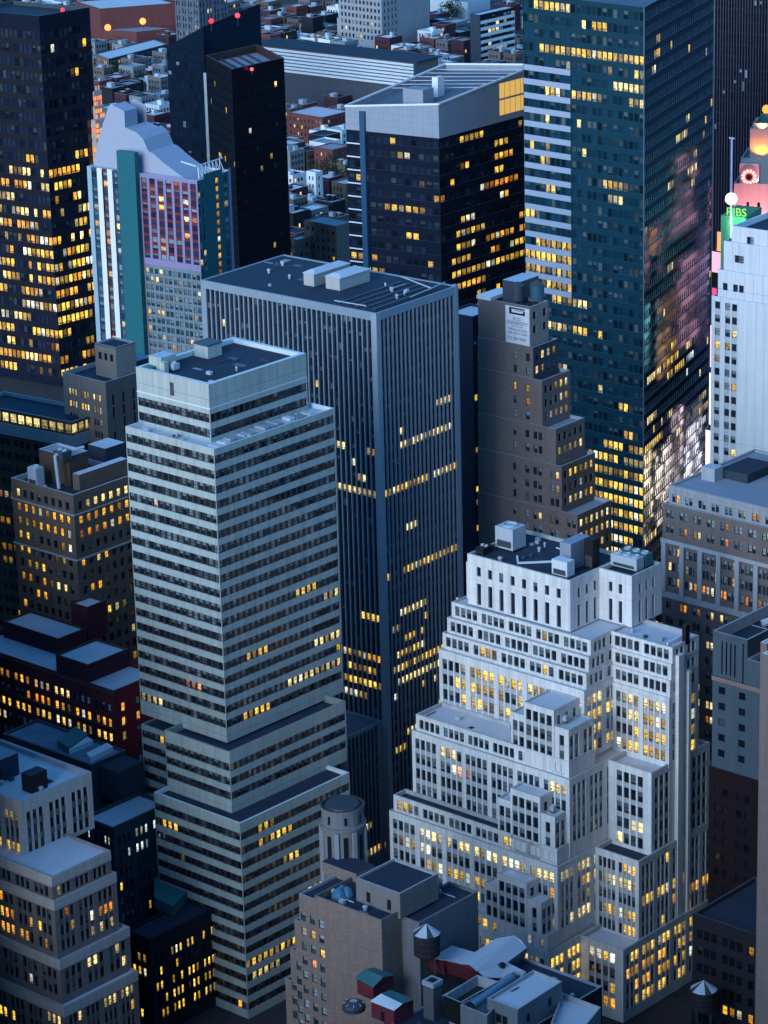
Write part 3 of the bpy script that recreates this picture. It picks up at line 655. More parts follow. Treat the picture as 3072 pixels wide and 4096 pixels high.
for i in range(len(UZ)-1):
    (u0, z0), (u1, z1) = UZ[i], UZ[i+1]; d0 = 3.0+dep[i]
    q.face([b.p3(u0, 3, z0), b.p3(u1, 3, z1), b.p3(u1, d0, z1), b.p3(u0, d0, z0)], swo, None, False)
q.face([b.p3(u, 3, z) for u, z in UZ]+[b.p3(UZ[-1][0], 3, H-0.6), b.p3(UZ[0][0], 3, H-0.6)][::1], swo)
q.face([b.p3(u, 15, z) for u, z in reversed(UZ)]+[b.p3(UZ[0][0], 15, H-0.6), b.p3(UZ[-1][0], 15, H-0.6)], swo)
q = b.part('roof_truss')
for k in range(7):
    v0, v1 = 3.0+k*2.0, 4.0+k*2.0
    q.bar(b.p3(1.5, v0, H), b.p3(2.5, v1, H+4.2), 0.2, white_p); q.bar(b.p3(2.5, v1, H+4.2), b.p3(1.5, v1+1, H), 0.2, white_p)
q.bar(b.p3(2.5, 3, H+4.2), b.p3(2.5, 18, H+4.2), 0.25, white_p); q.bar(b.p3(1.5, 3, H+.2), b.p3(1.5, 18, H+.2), 0.25, white_p); q.bar(b.p3(2.5, 3, H+4.2), b.p3(9, 3, H+5.2), 0.25, white_p)

# ------------------------------------------------------------------ dark tower on the far left with glowing lower floors
def lrow(r, nr, f):
    t = r/nr
    if t < 0.33: return (0.02, 0.5, ((AMB, 2), (PNK, 1)))
    if t < 0.36: return (0.10, 0.5, ((AMB, 1), (YEL, 1)))
    return (0.42, 0.66, ((YEL, 4), (AMB, 3), (PAL, 2)))
le = Lit(0.05, 0.6, E=1.25, bl=0.3, blg=0.05, tint=(0.010, 0.016, 0.035), frame=0.05, seed=19, row_fn=lrow, tv=0.7)
lg = Style('R', fl=5.0, wh=3.0, head=0.75, tb=5.0, bb=0.3, w=1.55, gap=0.25, mg=0.3, dp=0.14, ds=0.05, wall=navy, mull=navy, span=mat('smoky_spandrel', (0.010, 0.012, 0.020), 0.3, 0.2, 0.0), lit=le)
b = one3('glowing_dark_tower', 'dark glass tower at the picture edge, black above and full of lit offices below', (156, 64), (-150, 36), (358, 29), 1092, lg, lg, roof_dark, steel_d, ph=1.5, pt=0.6)
LT = b
b = one3('podium_with_lit_top_floor', 'brown podium block with one long glowing strip of windows under its roof', (285, 1688), (-120, 1611), (420, 1640), 800, None, None, roof_dark, build=False)
pl = Style('R', fl=4.2, wh=2.6, head=0.5, tb=0.4, bb=0.2, w=2.2, gap=0.2, mg=0.3, dp=0.3, ds=0.1, wall=brown_b, lit=Lit(0.8, 0.96, ((PAL, 4), (YEL, 1)), 0.95, bl=0.1, seed=8))
pr = Style('S', fl=3.9, wh=2.0, head=0.8, tb=0.4, bb=0.3, w=1.5, gap=0.5, n=3, gg=1.2, mg=1, dp=0.25, wall=brown_d, lit=Lit(0.12, 0.6, ((AMB, 3), (PNK, 1)), 0.35, bl=0.2, blg=.05, seed=9))
b.tier(0, b.lu, 0, b.lv, b.H-4, b.H, pl, pl, roof_dark, stone_trim); b.tier(-.4, b.lu, -.4, b.lv, b.H-7.2, b.H-4, Style('blank', wall=stone_trim), Style('blank', wall=stone_trim), stone_trim, ph=0)
b.tier(0, b.lu, 0, b.lv, 0, b.H-7.2, pr, pr, roof_dark, ph=0)

# ------------------------------------------------------------------ brick block with the painted sign
N = atD(2121, 1228, 715); b = Building('terraced_brick_tower', 'grey brown brick tower with a painted white sign on its blank wall and cascading terraces', 'apartment tower', N, -49.5)
BT = b; luw = reach(N, b.A, 1911, N.z); kx = luw/(2121-1911)
gl = Lit(0.16, 0.3, ((YEL, 4), (PAL, 2), (AMB, 1)), 0.95, bl=0.6, blg=0.22, tint=(0.014, 0.018, 0.026), sash=1, frame=0.09, seed=41)
gs = Style('S', fl=3.45, wh=1.95, head=0.7, tb=2.4, bb=0.3, w=1.15, gap=0.8, n=2, gg=1.4, mg=1.0, dp=0.22, wall=grey_b, lit=gl)
fits = [(0.0, N.z)]+[fitv(b, x, y, -0.25*i) for i, (x, y) in enumerate(((2132, 1391), (2168, 1523), (2223, 1717), (2246, 1866), (2310, 2060)), 1)]
xr_ = [2194, 2233, 2281, 2339, 2381, 2446]
zlow = [f[1] for f in fits[1:]]+[0]
for i, ((u0, z1), xr) in enumerate(zip(fits, xr_)):
    lv = reach(b.p(u0, 0), b.B, xr, z1); z0 = zlow[i]-0.7 if i < 5 else 0
    def cols(L, u0=u0, i=i):
        c = [(L+u0-kx*66, L+u0-kx*66+0.9), (L+u0-kx*17, L+u0-kx*17+1.2)]
        x = L+u0+1.2
        while x+2.6 < L-0.5: c += [(x, x+1.1), (x+1.5, x+2.6)]; x += 5.2
        return [q_ for q_ in c if q_[0] > 0.2 and q_[1] < L-0.2]
    sl = gs.mod(cols=cols, tb=1.0) if i else Style('blank', wall=grey_b)
    sr = gs.mod(wall=(brown_b, slate_w, grey_b, grey_b, brown_b, brown_b)[i], n=1, gg=1.0, w=1.2, lit=Lit(0.45, 0.6, ((PAL, 3), (YEL, 2), (WHI, 1)), 0.9, bl=0.3, blg=0.2, sash=1, frame=.09, seed=70+i), tb=0.8)
    if i == 0: sr = sr.mod(lit=Lit(0.0, 0, bl=0.0, seed=2), n=1, gg=2.5, wall=tan_b)
    b.tier(u0, luw, -0.25*i, lv, z0, z1, sl, sr, (roof_dark, roof_mid, mat('red_deck', (0.10, 0.05, 0.05), 0.9), roof_mid, roof_mid, roof_mid)[i], stone_trim, ph=0.8, pt=0.35)
zs = N.z
q = b.part('painted_sign')
u0, u1 = kx*(2121-2118), kx*(2121-2023); zt, zb = zfor(b.p(u1, 0), 1219), zfor(b.p(u1, 0), 1366)
b.box(q, u0, u1, -0.12, -0.02, zb, zt, mat('sign_white', (0.62, 0.64, 0.70), 0.8, 0.08, 0.12))
ink = b.part('sign_lettering', 'painted_sign')
W_, Hh = u1-u0, zt-zb
def ib(a, c, e, f): ink.face([b.p3(u1-W_*a, -0.13, zt-Hh*f), b.p3(u1-W_*c, -0.13, zt-Hh*f), b.p3(u1-W_*c, -0.13, zt-Hh*e), b.p3(u1-W_*a, -0.13, zt-Hh*e)], black_p)
for r_ in ((.16, .26, .03, .21), (.26, .82, .03, .07), (.26, .82, .16, .21), (.74, .82, .10, .16), (.40, .82, .095, .11)): ib(*r_)
def words(s, z, h, x0, x1):
    cu = bpy.data.curves.new('t', 'FONT'); cu.body = s; cu.size = 1; o = bpy.data.objects.new('t', cu); col.objects.link(o)
    bpy.context.view_layer.update(); me = o.to_mesh(); vs = [v.co.copy() for v in me.vertices]
    if vs:
        mx_, my = max(v.x for v in vs), max(v.y for v in vs); mn = min(v.x for v in vs)
        for f in me.polygons:
            ink.face([b.p3(u1-W_*(x0+(vs[i].x-mn)/(mx_-mn)*(x1-x0)), -0.13, zt-Hh*(z+h)+Hh*h*vs[i].y/my) for i in f.vertices], black_p)
    o.to_mesh_clear(); bpy.data.objects.remove(o); bpy.data.curves.remove(cu)
words('& CO.', .28, .08, .32, .66); words('UNIVERSITY', .39, .10, .05, .93); words('MEN WOMEN', .52, .03, .25, .75)
words('Offices & Lofts', .58, .07, .10, .90); words('FOR RENT HERE', .69, .06, .08, .92); words('212 000 0000', .82, .08, .06, .85)
# rooftop plant of the brick tower
q = b.part('tank_house'); standing(b, q, N.z-0.8, (2075, 1215), 1130, 2010, 2155, steel_d, steel)
q = b.part('roof_ledge'); b.box(q, luw-4, luw+0.3, -0.1, 9, N.z-0.3, N.z+0.5, white_p)

# dark building squeezed between the finned tower and the brick tower
dl = Lit(0.5, 0.4, ((YEL, 3), (AMB, 1)), 0.9, bl=0.2, seed=12, tint=(.006, .01, .02))
b = one('narrow_dark_building', 'narrow black building in the gap beside the finned tower with a column of lit windows', (1890, 1268), 1780, 1990, 770, -50, Style('blank', wall=mat('ink_wall', (0.012, 0.02, 0.04), 0.7)), Style('R', fl=3.6, wh=1.7, head=.8, tb=6, w=1.3, gap=.2, mg=.5, dp=.2, ds=.1, wall=navy, mull=navy, lit=dl), roof_pale, ph=0.6)

def clutter(b, u0, u1, v0, v1, z, n, seed):
    """vents, hatches, pipes and pads fixed to a roof: parts of the building"""
    g = random.Random(seed)
    for k in range(n):
        u, v = g.uniform(u0, u1), g.uniform(v0, v1); c = g.random()
        if c < .35:
            q = b.part('roof_vent'); p = b.p3(u, v, z-.1); r = g.uniform(.18, .4); q.lathe(p, [(r, 0), (r, .7), (r*1.5, .75), (r*1.4, 1.1), (.02, 1.25)], g.choice((steel, steel_d, concrete)), 10)
        elif c < .6:
            q = b.part('roof_hatch'); a, w_ = g.uniform(.6, 1.4), g.uniform(.6, 1.2); b.box(q, u, u+a, v, v+w_, z-.1, z+g.uniform(.3, .9), g.choice((steel, steel_d, roof_mid, roof_pale)))
        elif c < .8:
            q = b.part('roof_pipe'); d = g.uniform(2, 5)
            e = b.p3(min(u+d, u1+1), v, z+.25) if g.random() < .5 else b.p3(u, min(v+d, v1+1), z+.25)
            q.bar(b.p3(u, v, z+.25), e, g.uniform(.09, .18), g.choice((steel, white_p, steel_d)))
        else:
            q = b.part('roof_patch'); a, w_ = g.uniform(1, 3.5), g.uniform(.8, 2.5); P = [b.p3(u, v, z+.012), b.p3(u, v+w_, z+.012), b.p3(u+a, v+w_, z+.012), b.p3(u+a, v, z+.012)]; q.face(P, g.choice((roof_dark, roof_mid, roof_blue)))
clutter(CREAM, 20, 34, 17, 40, 136.4, 9, 1); clutter(CREAM, 13.5, 16.5, 12, 40, 124.5, 8, 2); clutter(CREAM, 20, 37, 10.5, 12.8, 124.5, 6, 3)
clutter(CT, 32, 52, 3, 26, CTZ-.25, 10, 4); clutter(CT, 3, 15, 3, 24, CTZ+.02, 7, 5)
clutter(WHITE, 26, 51, 16, 33, 91.3, 14, 6); clutter(WHITE, 2, 15, 21, 27, 80.05, 5, 7); clutter(WHITE, 30, 55, .8, 7, 57.0, 6, 8)

# ------------------------------------------------------------------ left side: the older brick and stone blocks
tl_ = Lit(0.22, 0.7, ((YEL, 2), (PAL, 3)), 0.95, bl=0.4, blg=0.2, tint=(0.014, 0.018, 0.026), sash=1, frame=0.09, seed=101, row_fn=lambda r, n, f: (0.5, 0.8, ((YEL, 2), (PAL, 3))) if r < 2 and f == 'L' else (0.06, 0.5, ((PAL, 1),)))
ts_ = Style('S', fl=3.5, wh=1.9, head=0.7, tb=3.4, bb=0.3, w=0.95, gap=0.35, n=3, gg=1.9, mg=2.2, dp=0.25, wall=mat('buff_stone', (0.36, 0.285, 0.245), 0.9, 0.1, 0.15, joint=(2, 1, .02)), lit=tl_)
slot = ts_.mod(wall=grey_b, n=1, w=0.9, gap=1, gg=3.0, wh=3.0, lit=Lit(0.05, 0.2, ((PAL, 1),), bl=0.1, seed=4))
b = one('buff_stone_building', 'buff stone building with a small square roof tower left of the banded office tower', (421, 1530), 249, 640, 800, -48, ts_, slot, roof_dark, stone_trim, ph=1.2)
q = b.part('roof_tower'); n2, la, lb, zt = standing(b, q, b.H-1.2, (470, 1520), 1391, 378, 541, mat('buff_stone', (0, 0, 0)), roof_dark, cap=stone_trim)
q2 = b.part('tower_opening', 'roof_tower')
for k in range(3): 
    c = n2+b.A*(la*(0.22+0.27*k)); d = b.A*0.55
    q2.face([(*(c+d-b.B*.05), zt-4.2), (*(c-d-b.B*.05), zt-4.2), (*(c-d-b.B*.05), zt-2.2), (*(c+d-b.B*.05), zt-2.2)], black_p)
q = b.part('roof_slab'); b.box(q, 4, 12, 14, 22, b.H-1.2, b.H+1.6, slate_w, roof_mid)

bl2 = Lit(0.1, 0.5, ((ORA, 3), (AMB, 4), (YEL, 2)), 1.0, bl=0.3, blg=0.18, tint=(0.012, 0.016, 0.026), sash=1, frame=0.08, seed=111,
          row_fn=lambda r, n, f: {0: (0.25, 0.5, ((WHI, 2), (PAL, 1))), 1: (0.8, 0.93, ((AMB, 3), (ORA, 2))), 2: (0.75, 0.9, ((AMB, 3), (ORA, 2)))}.get(r, (0.18, 0.45, ((AMB, 3), (YEL, 1), (PAL, 1)))))
bs2 = Style('S', fl=3.55, wh=2.0, head=0.6, tb=1.6, bb=0.3, w=1.35, gap=1.25, n=1, gg=1.25, mg=1.6, dp=0.28, wall=brown_b, lit=bl2)
b = one('brown_brick_building', 'dark brown brick block with rows of orange windows and a cluttered tank house roof', (292, 1981), 43, 560, 690, -48, bs2, bs2, roof_dark, stone_trim, ph=1.3)
BN = b; zr_ = b.H-1.3; clutter(b, 1.5, b.lu-2, 1.5, 10, zr_, 10, 9)
q = b.part('string_course'); b.box(q, -0.35, b.lu+.3, -0.35, 20, b.H-16.6, b.H-16.2, stone_trim); b.box(q, -0.3, b.lu+.3, -0.3, 20, b.H-5.2, b.H-4.9, stone_trim)
q = b.part('tank_house'); n2, la, lb, zt = standing(b, q, zr_, (283, 1950), 1828, 155, 352, brown_d, roof_mid, cap=steel)
q2 = b.part('parapet_wall'); standing(b, q2, zr_, (320, 1965), 1900, 290, 510, brown_b, roof_pale)
q2 = b.part('roof_shed'); standing(b, q2, zr_, (425, 1870), 1795, 352, 500, slate_w, roof_pale)

rl = Lit(0.35, 0.6, ((AMB, 3), (ORA, 2), (YEL, 2)), 1.25, bl=1.0, blg=0.6, tint=(0.03, 0.05, 0.09), sash=1, frame=0.10, seed=121,
         row_fn=lambda r, n, f: (0.12, 0.6, ((AMB, 2), (PAL, 1))) if r == 0 else (0.45, 0.8, ((AMB, 3), (ORA, 2), (YEL, 2))) if r < 3 else (0.2, 0.6, ((PAL, 2), (AMB, 1))))
rs = Style('S', fl=3.6, wh=2.1, head=0.6, tb=3.0, bb=0.3, w=1.15, gap=0.7, n=3, gg=1.6, mg=1.2, dp=0.25, wall=red_b, lit=rl)
b = one('red_brick_building', 'long dark red brick loft block with pale roofs and glowing windows beside the banded tower', (454, 2766), -120, 640, 650, -48, rs, rs.mod(n=1, gg=3.2, mg=2.2, wall=mat('bright_red_brick', (0.26, 0.026, 0.046), 0.9, 0.16, 0.12, brick=(0.6, 0.25, 0.02))), roof_pale, red_b, ph=0.7)
zr_ = b.H-0.7
q = b.part('cornice'); b.box(q, -0.4, b.lu, -0.5, -0.02, b.H-9.4, b.H-9.0, brown_d); b.box(q, -0.3, b.lu, -0.35, -0.02, b.H-0.8, b.H-0.4, brown_d)
q = b.part('penthouse'); n2, la, lb, zt = standing(b, q, zr_, (237, 2622), 2556, 10, 345, mat('dark_red_brick', (0.075, 0.018, 0.030), 0.9, 0.2, 0.1), roof_pale, cap=brown_d)
q = b.part('stair_tower'); standing(b, q, zr_, (356, 2560), 2430, 282, 423, mat('dark_red_brick', (0,)*3), roof_pale, cap=brown_d)
q = b.part('roof_house'); standing(b, q, zr_, (356, 2732), 2660, 222, 515, mat('dark_red_brick', (0,)*3), roof_pale, cap=brown_d)

# stepped tan building in the bottom left corner
tan_d = mat('brown_pier_stone', (0.19, 0.155, 0.15), 0.85, 0.12, 0.15)
cl = Lit(0.05, 0.6, ((YEL, 3), (PAL, 2), (AMB, 1)), 1.0, bl=0.4, blg=0.15, tint=(0.012, 0.018, 0.030), sash=1, frame=0.07, seed=131,
         row_fn=lambda r, n, f: (0.1, 0.6, ((YEL, 2), (PAL, 2))))
cs_ = Style('S', fl=3.5, wh=2.15, head=0.6, tb=1.1, bb=0.2, w=1.1, gap=0.4, n=3, gg=1.5, mg=1.3, dp=0.28, ds=0.12, wall=tan_c, span=mat('brownish_spandrel', (0.12, 0.11, 0.115), 0.9, 0.1, 0.1), lit=cl)
N = atD(83, 3209, 575); b = Building('stepped_tan_building', 'tan stone office block stepping out in terraces at the bottom left corner', 'office building', N, -48.0)
z = N.z; q0 = at(103, 3421, z-11); zt2 = zfor(b.p(0, 0), 3421)
lv = reach(N, b.B, 365, z)
b.tier(0, 40, 0, lv, zt2-1, z, cs_.mod(tb=2.2), cs_.mod(tb=2.2), roof_pale, concrete, ph=1.0, pt=0.8)
T = [(206, 3509, zt2+0.8, 441), (215, 3600, None, 464), (239, 3842, None, 517), (255, 4028, None, 550)]
u, v = loc(b, 206, 3509, zt2+0.6); top2 = zt2+0.6
hot = Lit(0.3, 0.7, ((AMB, 3), (ORA, 2), (YEL, 2)), 1.0, bl=0.3, blg=0.12, sash=1, frame=.07, seed=133, tint=(0.012, 0.018, 0.030), row_fn=lambda r, n, f: {0: (0.2, 0.6, ((AMB, 1), (ORA, 2))), 1: (0.5, 0.8, ((AMB, 3), (ORA, 2), (YEL, 3))), 2: (0.3, 0.7, ((AMB, 2), (PAL, 1)))}.get(r, (0.03, 0.5, ((YEL, 1),))))
z3 = top2-5.1; z4 = z3-12.6; z5 = z4-9.4
def tb_(pxx, pyy, zz, xr, z0, s_, rm, ph=0.6):
    u, v = loc(b, pxx, pyy, zz); lv = reach(b.p(u, v), b.B, xr, zz); s_ = s_.mod(wall=tan_d, tb=2.3, head=.25, wh=2.3); q = b.part('parapet_band'); b.box(q, u-.12, 45, v-.12, v-.01, zz-2.2, zz+.02, tan_c); b.box(q, u-.12, u-.01, v-.01, v+lv, zz-2.2, zz+.02, tan_c); b.tier(u, 45, v, v+lv, z0, zz, s_, s_, rm, tan_c, ph, 0.4)
tb_(206, 3509, top2, 441, z3-0.6, cs_.mod(tb=1.6, lit=Lit(0.04, 0.5, ((PAL, 2), (YEL, 1)), bl=.3, blg=.12, sash=1, frame=.07, seed=132)), roof_pale)
tb_(216, 3604, z3, 464, z4-0.6, cs_.mod(tb=1.6, lit=hot), roof_pale)
tb_(239, 3842, z4, 517, z5-0.6, cs_.mod(tb=1.8), roof_pale)
tb_(255, 4030, z5, 550, 0, cs_.mod(tb=1.8), roof_pale)
clutter(b, 2, 18, 2, 14, z-1, 7, 10)
q = b.part('stair_bulkhead'); standing(b, q, z-1, (128, 3176), 3105, 84, 187, black_p, roof_dark)
q = b.part('plant_room'); standing(b, q, z-1, (8, 3128), 3040, -60, 72, roof_dark, roof_mid)

# dark blue loft building behind it
dl = Lit(0.10, 0.5, ((YEL, 2), (WHI, 1)), 0.9, bl=0.25, blg=0.3, tint=(0.01, 0.016, 0.03), seed=141, frame=0.1, sash=1, row_fn=lambda r, n, f: (0.25, 0.5, ((WHI, 3),)) if r < 3 else (0.03, 0.5, ((YEL, 1),)))
dst = Style('S', fl=3.7, wh=2.1, head=0.6, tb=2.0, bb=0.3, w=0.85, gap=0.55, n=3, gg=1.6, mg=1.3, dp=0.25, ds=0.1, wall=slate_w, lit=dl)
b = one('navy_loft_building', 'dark navy loft building with a pale sloping roof behind the stepped tan building', (451, 3312), 330, 676, 610, -48, dst, dst, roof_pale, steel_d, ph=0.8)
q = b.part('roof_house'); standing(b, q, b.H-0.8, (480, 3210), 3090, 395, 572, slate_w, roof_dark)
yl = Lit(0.34, 0.62, ((YEL, 5), (AMB, 1)), 1.1, bl=0.1, blg=0.05, tint=(0.006, 0.008, 0.016), seed=142, frame=0.1, sash=1)
yst = dst.mod(wall=mat('midnight_wall', (0.012, 0.014, 0.026), 0.9), lit=yl, fl=3.4, tb=3.5, w=0.9, gap=0.5)
b = one('midnight_loft_building', 'nearly black loft building with scattered yellow windows and a small green copper roof', (600, 3760), 500, 868, 592, -48, yst, yst, roof_dark, ph=0.6)
q = b.part('copper_roof')
c = [at(*k_, b.H+2) for k_ in ((618, 3500), (735, 3470), (765, 3550), (690, 3625), (617, 3590))]
q.prism([(p.x, p.y) for p in reversed(c)][::-1][::-1], b.H-0.5, b.H+2.0, green_p)
# low building with the patched vaulted roof
b = one('patched_roof_building', 'low building with a patched blue grey roof and two bright skylights', (365, 3061), 10, 505, 628, -48, Style('blank', wall=slate_w), Style('blank', wall=slate_w), mat('patched_roof', (0.16, 0.21, 0.29), 0.8, 0.5, 0.0, 0.22), steel_d, ph=0.5)
for (x0, y0, x1, y1, x2, y2, x3, y3) in ((262, 2975, 345, 2945, 372, 2962, 277, 3000), (345, 3014, 428, 2972, 452, 2988, 362, 3032)):
    sk = b.part('skylight'); C4 = [at(*k_, b.H+0.6) for k_ in ((x0, y0), (x3, y3), (x2, y2), (x1, y1))]
    lo_ = [(p.x, p.y) for p in C4]; sk.prism(lo_, b.H-0.5, b.H+0.7, white_p)
q = b.part('green_monitor'); C4 = [at(*k_, b.H+1.2) for k_ in ((228, 2960), (275, 2990), (352, 2935), (300, 2905))]; q.prism([(p.x, p.y) for p in C4], b.H-.5, b.H+1.2, green_p)

# ------------------------------------------------------------------ right side
pl_ = Lit(0.3, 0.5, ((AMB, 3), (YEL, 2), (PAL, 2)), 0.95, bl=0.8, blg=0.32, tint=(0.02, 0.04, 0.06), sash=1, frame=0.08, seed=151, row_fn=lambda r, n, f: (0.28, 0.35, ((AMB, 3), (ORA, 1), (PAL, 2))))
ps_ = Style('S', fl=3.7, wh=1.9, head=0.7, tb=1.2, bb=0.2, w=0.95, gap=0.2, n=2, gg=1.7, mg=1.0, dp=0.25, wall=grey_b, lit=pl_)
N = atD(3330, 2094, 640); b = Building('corniced_grey_building', 'broad grey stone and brick building with strong pale cornices at the right edge', 'office building', N, -48)
z = N.z; lu = reach(N, b.A, 2675, z)
b.tier(0, lu, 0, 34, z-4.6, z, ps_.mod(wall=stone_g, tb=1.3, n=2, lit=Lit(0.2, .5, ((PAL, 1), (AMB, 1)), bl=.5, blg=.3, sash=1, seed=152)), None, roof_mid, stone_trim, ph=0.5, pt=0.6, wall=stone_g)
b.tier(-0.6, lu+0.8, -1.2, 34, z-12.7, z-4.2, ps_.mod(tb=0.6), None, roof_mid, stone_trim, ph=0.3, pt=0.5, wall=grey_b)
b.tier(-0.6, lu+1.2, -1.5, 34, z-13.6, z-12.7, Style('blank', wall=stone_trim), None, stone_trim, ph=0, wall=stone_trim)
b.tier(-0.6, lu+0.8, -1.2, 34, z-25.6, z-13.6, ps_.mod(tb=0.2, n=2, gg=0.35, mg=1.6, ds=0.0, wh=2.1), None, roof_mid, ph=0, wall=grey_b)
b.tier(-0.6, lu+1.2, -1.5, 34, z-27, z-25.6, Style('blank', wall=stone_trim), None, stone_trim, ph=0, wall=stone_trim)
b.tier(-0.6, lu+0.8, -1.2, 34, 0, z-27, ps_.mod(tb=0.2), None, roof_mid, ph=0, wall=grey_b)
q = b.part('pilaster')
for k in range(8): b.box(q, lu-0.4-k*5.15, lu+0.8-k*5.15, -1.75, -1.22, z-25.6, z-13.6, stone_trim)
q = b.part('roof_house'); standing(b, q, z-0.5, (2858, 1930), 1878, 2806, 2893, stone_trim, steel); 
q2 = b.part('penthouse'); standing(b, q2, z-0.5, (2990, 1935), 1900, 2880, 3100, slate_w, roof_dark)

wl = Lit(0.10, 0.3, ((YEL, 1), (PAL, 1)), 0.9, bl=0.7, blg=0.22, tint=(0.014, 0.02, 0.034), sash=1, frame=0.08, seed=161)
N = atD(3240, 948, 740); b = Building('white_slab_tower', 'slender white stone tower with three window columns beside blank ribbed walls at the right edge', 'office tower', N, -52)
z = N.z; lu = reach(N, b.A, 2927, z); kx = lu/(3240-2927)
rib = mat('ribbed_limestone', (0.60, 0.62, 0.66), 0.8, 0.08, 0.12, joint=(2.6, 40, 0.06))
def c3(L): return [(L0, L0+1.3) for L0 in (kx*14, kx*40, kx*64)]
wst = Style('S', fl=3.5, wh=1.9, head=0.7, tb=2.6, bb=0.3, dp=0.28, ds=0.1, wall=rib, span=mat('pale_spandrel_stone', (0.42, 0.44, 0.48), 0.8), lit=wl)
b.tier(0, lu, 0, 26, z-4.5, z, wst.mod(cols=lambda L: [(kx*62, kx*62+1), (kx*76, kx*76+1)], tb=1.5), None, roof_dark, white_p, ph=1.5, wall=rib)
u1 = lu+kx*(2927-2899); b.tier(-.3, u1, -.4, 26, z-12, z-4, wst.mod(cols=lambda L: [(kx*45, kx*45+1.4), (kx*62, kx*62+1.4)]), None, roof_mid, ph=0.5, wall=rib)
u2 = lu+kx*(2927-2880); b.tier(-.6, u2, -.8, 26, z-19, z-11.5, wst.mod(cols=lambda L: [(kx*20, kx*20+1.4), (kx*62, kx*62+1.4), (kx*86, kx*86+1.4)]), None, roof_mid, ph=0.5, wall=rib)
u3 = lu+kx*(2927-2858); b.tier(-.9, u3, -1.2, 26, 0, z-18.5, wst.mod(cols=lambda L: [(kx*14, kx*14+1.5), (kx*56, kx*56+1.5), (kx*84, kx*84+1.5)], tb=0.6), None, roof_mid, ph=0.5, wall=rib)

# dark tower of thin vertical lines
vl = Lit(0.004, 0.2, ((AMB, 2), (YEL, 1)), 0.8, bl=0.05, tint=(0.005, 0.005, 0.012), seed=171, frame=0.03)
N = atD(3500, -420, 1010); b = Building('pinstriped_dark_tower', 'dark tower with thin pale vertical lines rising out of the picture at the top right', 'office tower', N, -50)
lu = reach(N, b.A, 2862, N.z)
b.tier(0, lu, 0, 30, 0, N.z, Style('S', fl=4.0, wh=3.4, head=0.2, tb=2, bb=0.3, w=0.98, gap=0.14, n=1, gg=0.14, mg=0.3, dp=0.22, ds=0.2, wall=mat('lilac_metal', (0.13, 0.115, 0.155), 0.45, 0.05, 0), span=navy, lit=vl), None, roof_dark, wall=navy)

# grey blue building and the pink stone pier at the right edge
gl2 = Lit(0.03, 0.2, ((PAL, 1),), 0.8, bl=0.1, blg=0.1, tint=(0.008, 0.01, 0.018), seed=181)
N = atD(2990, 2560, 600); b = Building('slotted_grey_building', 'blue grey building with tall slot windows under an open dark roof tray', 'office building', N, -48)
z = N.z; lu = reach(N, b.A, 2852, z); sg = mat('slate_blue_stucco', (0.065, 0.092, 0.118), 0.85, 0.1, 0.15, joint=(4.5, 4.0, .02))
sgt = Style('S', fl=12, wh=7.4, head=1.0, tb=0.8, bb=0.2, dp=0.3, wall=sg, lit=gl2)
b.tier(0, lu, 0, 24, z-10, z, sgt.mod(cols=lambda L: [(2.2+i*1.1, 2.2+i*1.1+0.42) for i in range(4)]), None, roof_dark, concrete, ph=2.6, pt=0.4, wall=sg)
b.tier(-8.5, 0, -0.2, 20, z-10, z-4.2, sgt.mod(wh=4.2, tb=0.2, cols=lambda L: [(4.0, 4.4), (5.6, 6.0)]), None, roof_dark, concrete, ph=1.2, wall=sg)
b.tier(-8.5, lu, -0.35, 24, z-11, z-10, Style('blank', wall=pinkst), None, roof_dark, ph=0, wall=pinkst)
b.tier(-8.5, lu, 0, 24, z-31, z-11, Style('S', fl=3.6, wh=1.7, head=0.9, tb=0.3, bb=0.3, dp=0.25, wall=sg, lit=gl2, cols=lambda L: [(1.6, 3.3), (6.8, 8.5), (12.6, 14.3)]), None, roof_dark, ph=0, wall=sg)
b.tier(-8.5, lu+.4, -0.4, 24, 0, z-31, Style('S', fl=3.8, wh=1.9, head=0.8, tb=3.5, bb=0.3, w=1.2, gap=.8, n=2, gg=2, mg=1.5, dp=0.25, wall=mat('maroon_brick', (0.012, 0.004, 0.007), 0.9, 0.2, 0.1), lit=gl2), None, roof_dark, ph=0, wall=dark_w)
clutter(b, -4, lu-2, 3, 18, z-2.6, 5, 11)
q = b.part('drain_pipe'); q.bar(b.p3(1.0, -0.15, z-11), b.p3(1.0, -0.15, z-1), 0.14, black_p)
q = b.part('roof_duct'); q.bar(b.p3(6, 14, z-2), b.p3(2, 20, z-0.2), 0.9, steel, 8); q.bar(b.p3(2, 18, z-1), b.p3(-2, 21, z), 1.1, steel, 8)
N = atD(3330, 2690, 532); b = Building('pink_stone_pier_building', 'pinkish stone building with a white coping at the very right edge', 'building', N, -48)
z = N.z; lu = reach(N, b.A, 3048, z)
b.tier(0, lu, 0, 20, 0, z, Style('blank', wall=pinkst), None, roof_pale, white_p, ph=0.8, pt=0.6, wall=pinkst)
b.tier(lu, lu+1.4, 1.5, 20, 0, z+1.5, Style('blank', wall=pinkst), None, roof_pale, white_p, ph=0.3, pt=0.3, wall=pinkst)

